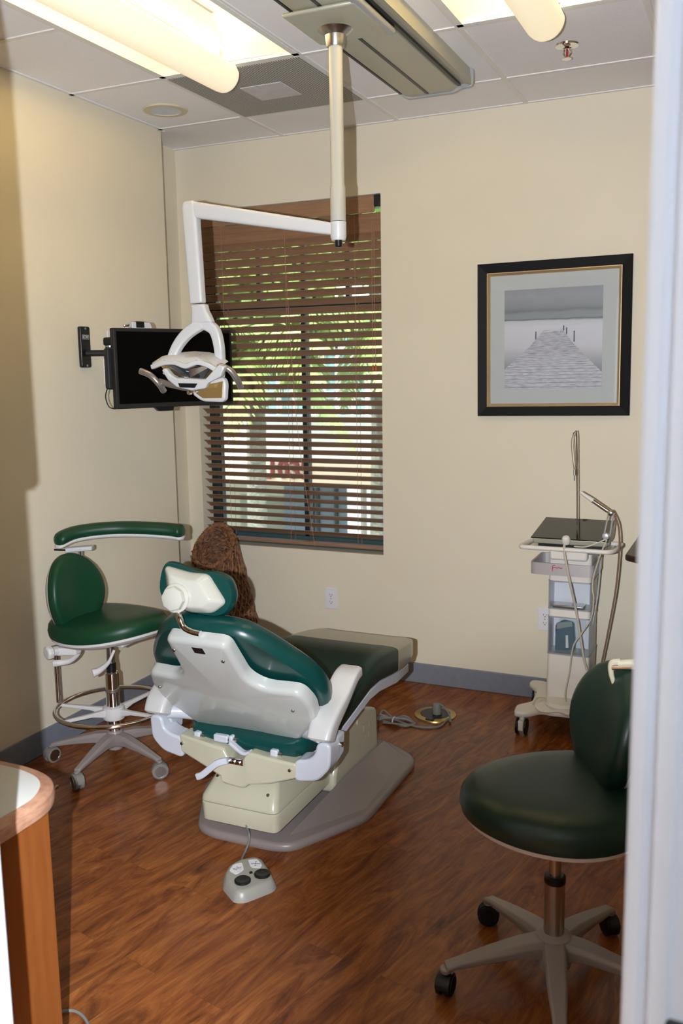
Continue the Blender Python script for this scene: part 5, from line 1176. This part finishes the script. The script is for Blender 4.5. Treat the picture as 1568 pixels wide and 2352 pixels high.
for i in range(13):
    xa, xb = G(480+i*32, 930, YR).x, G(512+i*32, 930, YR).x; z0, z1 = G(650, 955, YR).z, G(650, 915, YR).z
    cyl(bm, (xa, YR, z0), (xb, YR, z1) if i % 2 else (xb, YR, z0), .012, 5); cyl(bm, (xa, YR, z1), (xb, YR, z0 if i % 2 else z1), .012, 5); cyl(bm, (xa, YR, z0), (xa, YR, z1), .015, 5)
obj('roof_railing', bm, 'facade', bd_)
# palms
def palm(base, crown, lab, nf, L, seed, spread=1.0):
    rnd = random.Random(seed); base = Vector(base); crown = Vector(crown)
    t = thing('palm_tree', tuple(base), lab, 'palm tree', 'palms outside the window')
    bm = BM(); n_ = 40; P = [base.lerp(crown, i/n_) for i in range(n_+1)]
    tube(bm, P, .14, 14, sm=False, rad=lambda f_: .11-.02*f_+.012*sin(f_*n_*pi*.9)); obj('trunk', bm, 'bark', t)
    for k in range(nf):
        a = 2*pi*k/nf+rnd.uniform(-.25, .25); el = rnd.uniform(-.35, 1.0); l_ = L*rnd.uniform(.85, 1.1); bm = BM()
        d_ = Vector((cos(a), sin(a)*spread, 0)); pts = []
        for j in range(15):
            f_ = j/14; r_ = l_*f_*cos(el*(1-f_*.3)); z_ = l_*(f_*sin(el)-.62*f_*f_*(1.1-.25*el)); pts.append(crown+d_*r_+Vector((0, 0, z_)))
        tube(bm, pts, .012, 5, sm=False)
        s_ = d_.cross(Vector((0, 0, 1))).normalized(); Q = catmull(pts, 3)
        for j, p in enumerate(Q[3:]):
            f_ = (j+3)/len(Q); tng = (Q[min(j+4, len(Q)-1)]-p)
            if tng.length < 1e-5: continue
            tng.normalize(); ll = .42*sin(pi*min(.98, .12+f_*.88))+.08
            for sg in (-1, 1):
                dirn = (s_*sg*.8+tng*.55+Vector((0, 0, -.35-rnd.random()*.3))).normalized(); w = tng*.022
                q_ = p+dirn*ll; mid = p+dirn*ll*.5+Vector((0, 0, .03))
                v = [bm.verts.new(x) for x in (p-w, p+w, mid+w*1.1, q_, mid-w*1.1)]
                bm.faces.new(v)
        obj('frond', bm, 'frond', t)
    return t
YPm = 9.0
cr1 = G(590, 790, YPm); palm((G(585, 1240, YPm).x, YPm, gz), cr1, 'nearer palm tree with pale trunk seen left of the window mullion', 17, 1.35, 4)
cr2 = G(865, 730, 10.6); palm((G(925, 1240, 10.6).x, 10.6, gz), cr2, 'farther palm tree whose fronds fill the right of the window', 15, 1.5, 9)
def bush(name, c, R, n, lab, cat, seed, trunk):
    rnd = random.Random(seed); t = thing(name, (c[0], c[1], gz), lab, cat); bm = BM()
    for i in range(n):
        u_3 = rnd.uniform(-1, 1); a = rnd.uniform(0, 2*pi); q = sqrt(1-u_3*u_3); rr_ = rnd.uniform(.55, 1)
        p = Vector((c[0]+R[0]*rr_*q*cos(a), c[1]+R[1]*rr_*q*sin(a), c[2]+R[2]*rr_*u_3)); d_ = Vector((rnd.uniform(-1, 1), rnd.uniform(-1, 1), rnd.uniform(-1, .3))).normalized(); s_ = d_.orthogonal().normalized(); l_ = rnd.uniform(.14, .30); w = l_*.28
        v = [bm.verts.new(x) for x in (p, p+d_*l_*.5+s_*w, p+d_*l_, p+d_*l_*.5-s_*w)]; bm.faces.new(v)
    obj('foliage', bm, 'leafdark', t, smo=False)
    bm = BM(); tube(bm, [(c[0], c[1], gz), (c[0]+.1, c[1], c[2]*.5), (c[0], c[1], c[2])], trunk, 8); obj('trunk', bm, 'bark', t)
g1 = G(560, 600, 11.5); bush('leafy_tree', (g1.x, 11.5, g1.z), (1.5, 1.0, 1.25), 5200, 'dense green tree behind the palms at upper left of the window', 'tree', 5, .12)
g2 = G(850, 535, 12.0); bush('leafy_tree', (g2.x, 12.0, g2.z), (1.2, .8, .6), 2000, 'thin topped green tree at upper right of the window', 'tree', 6, .10)
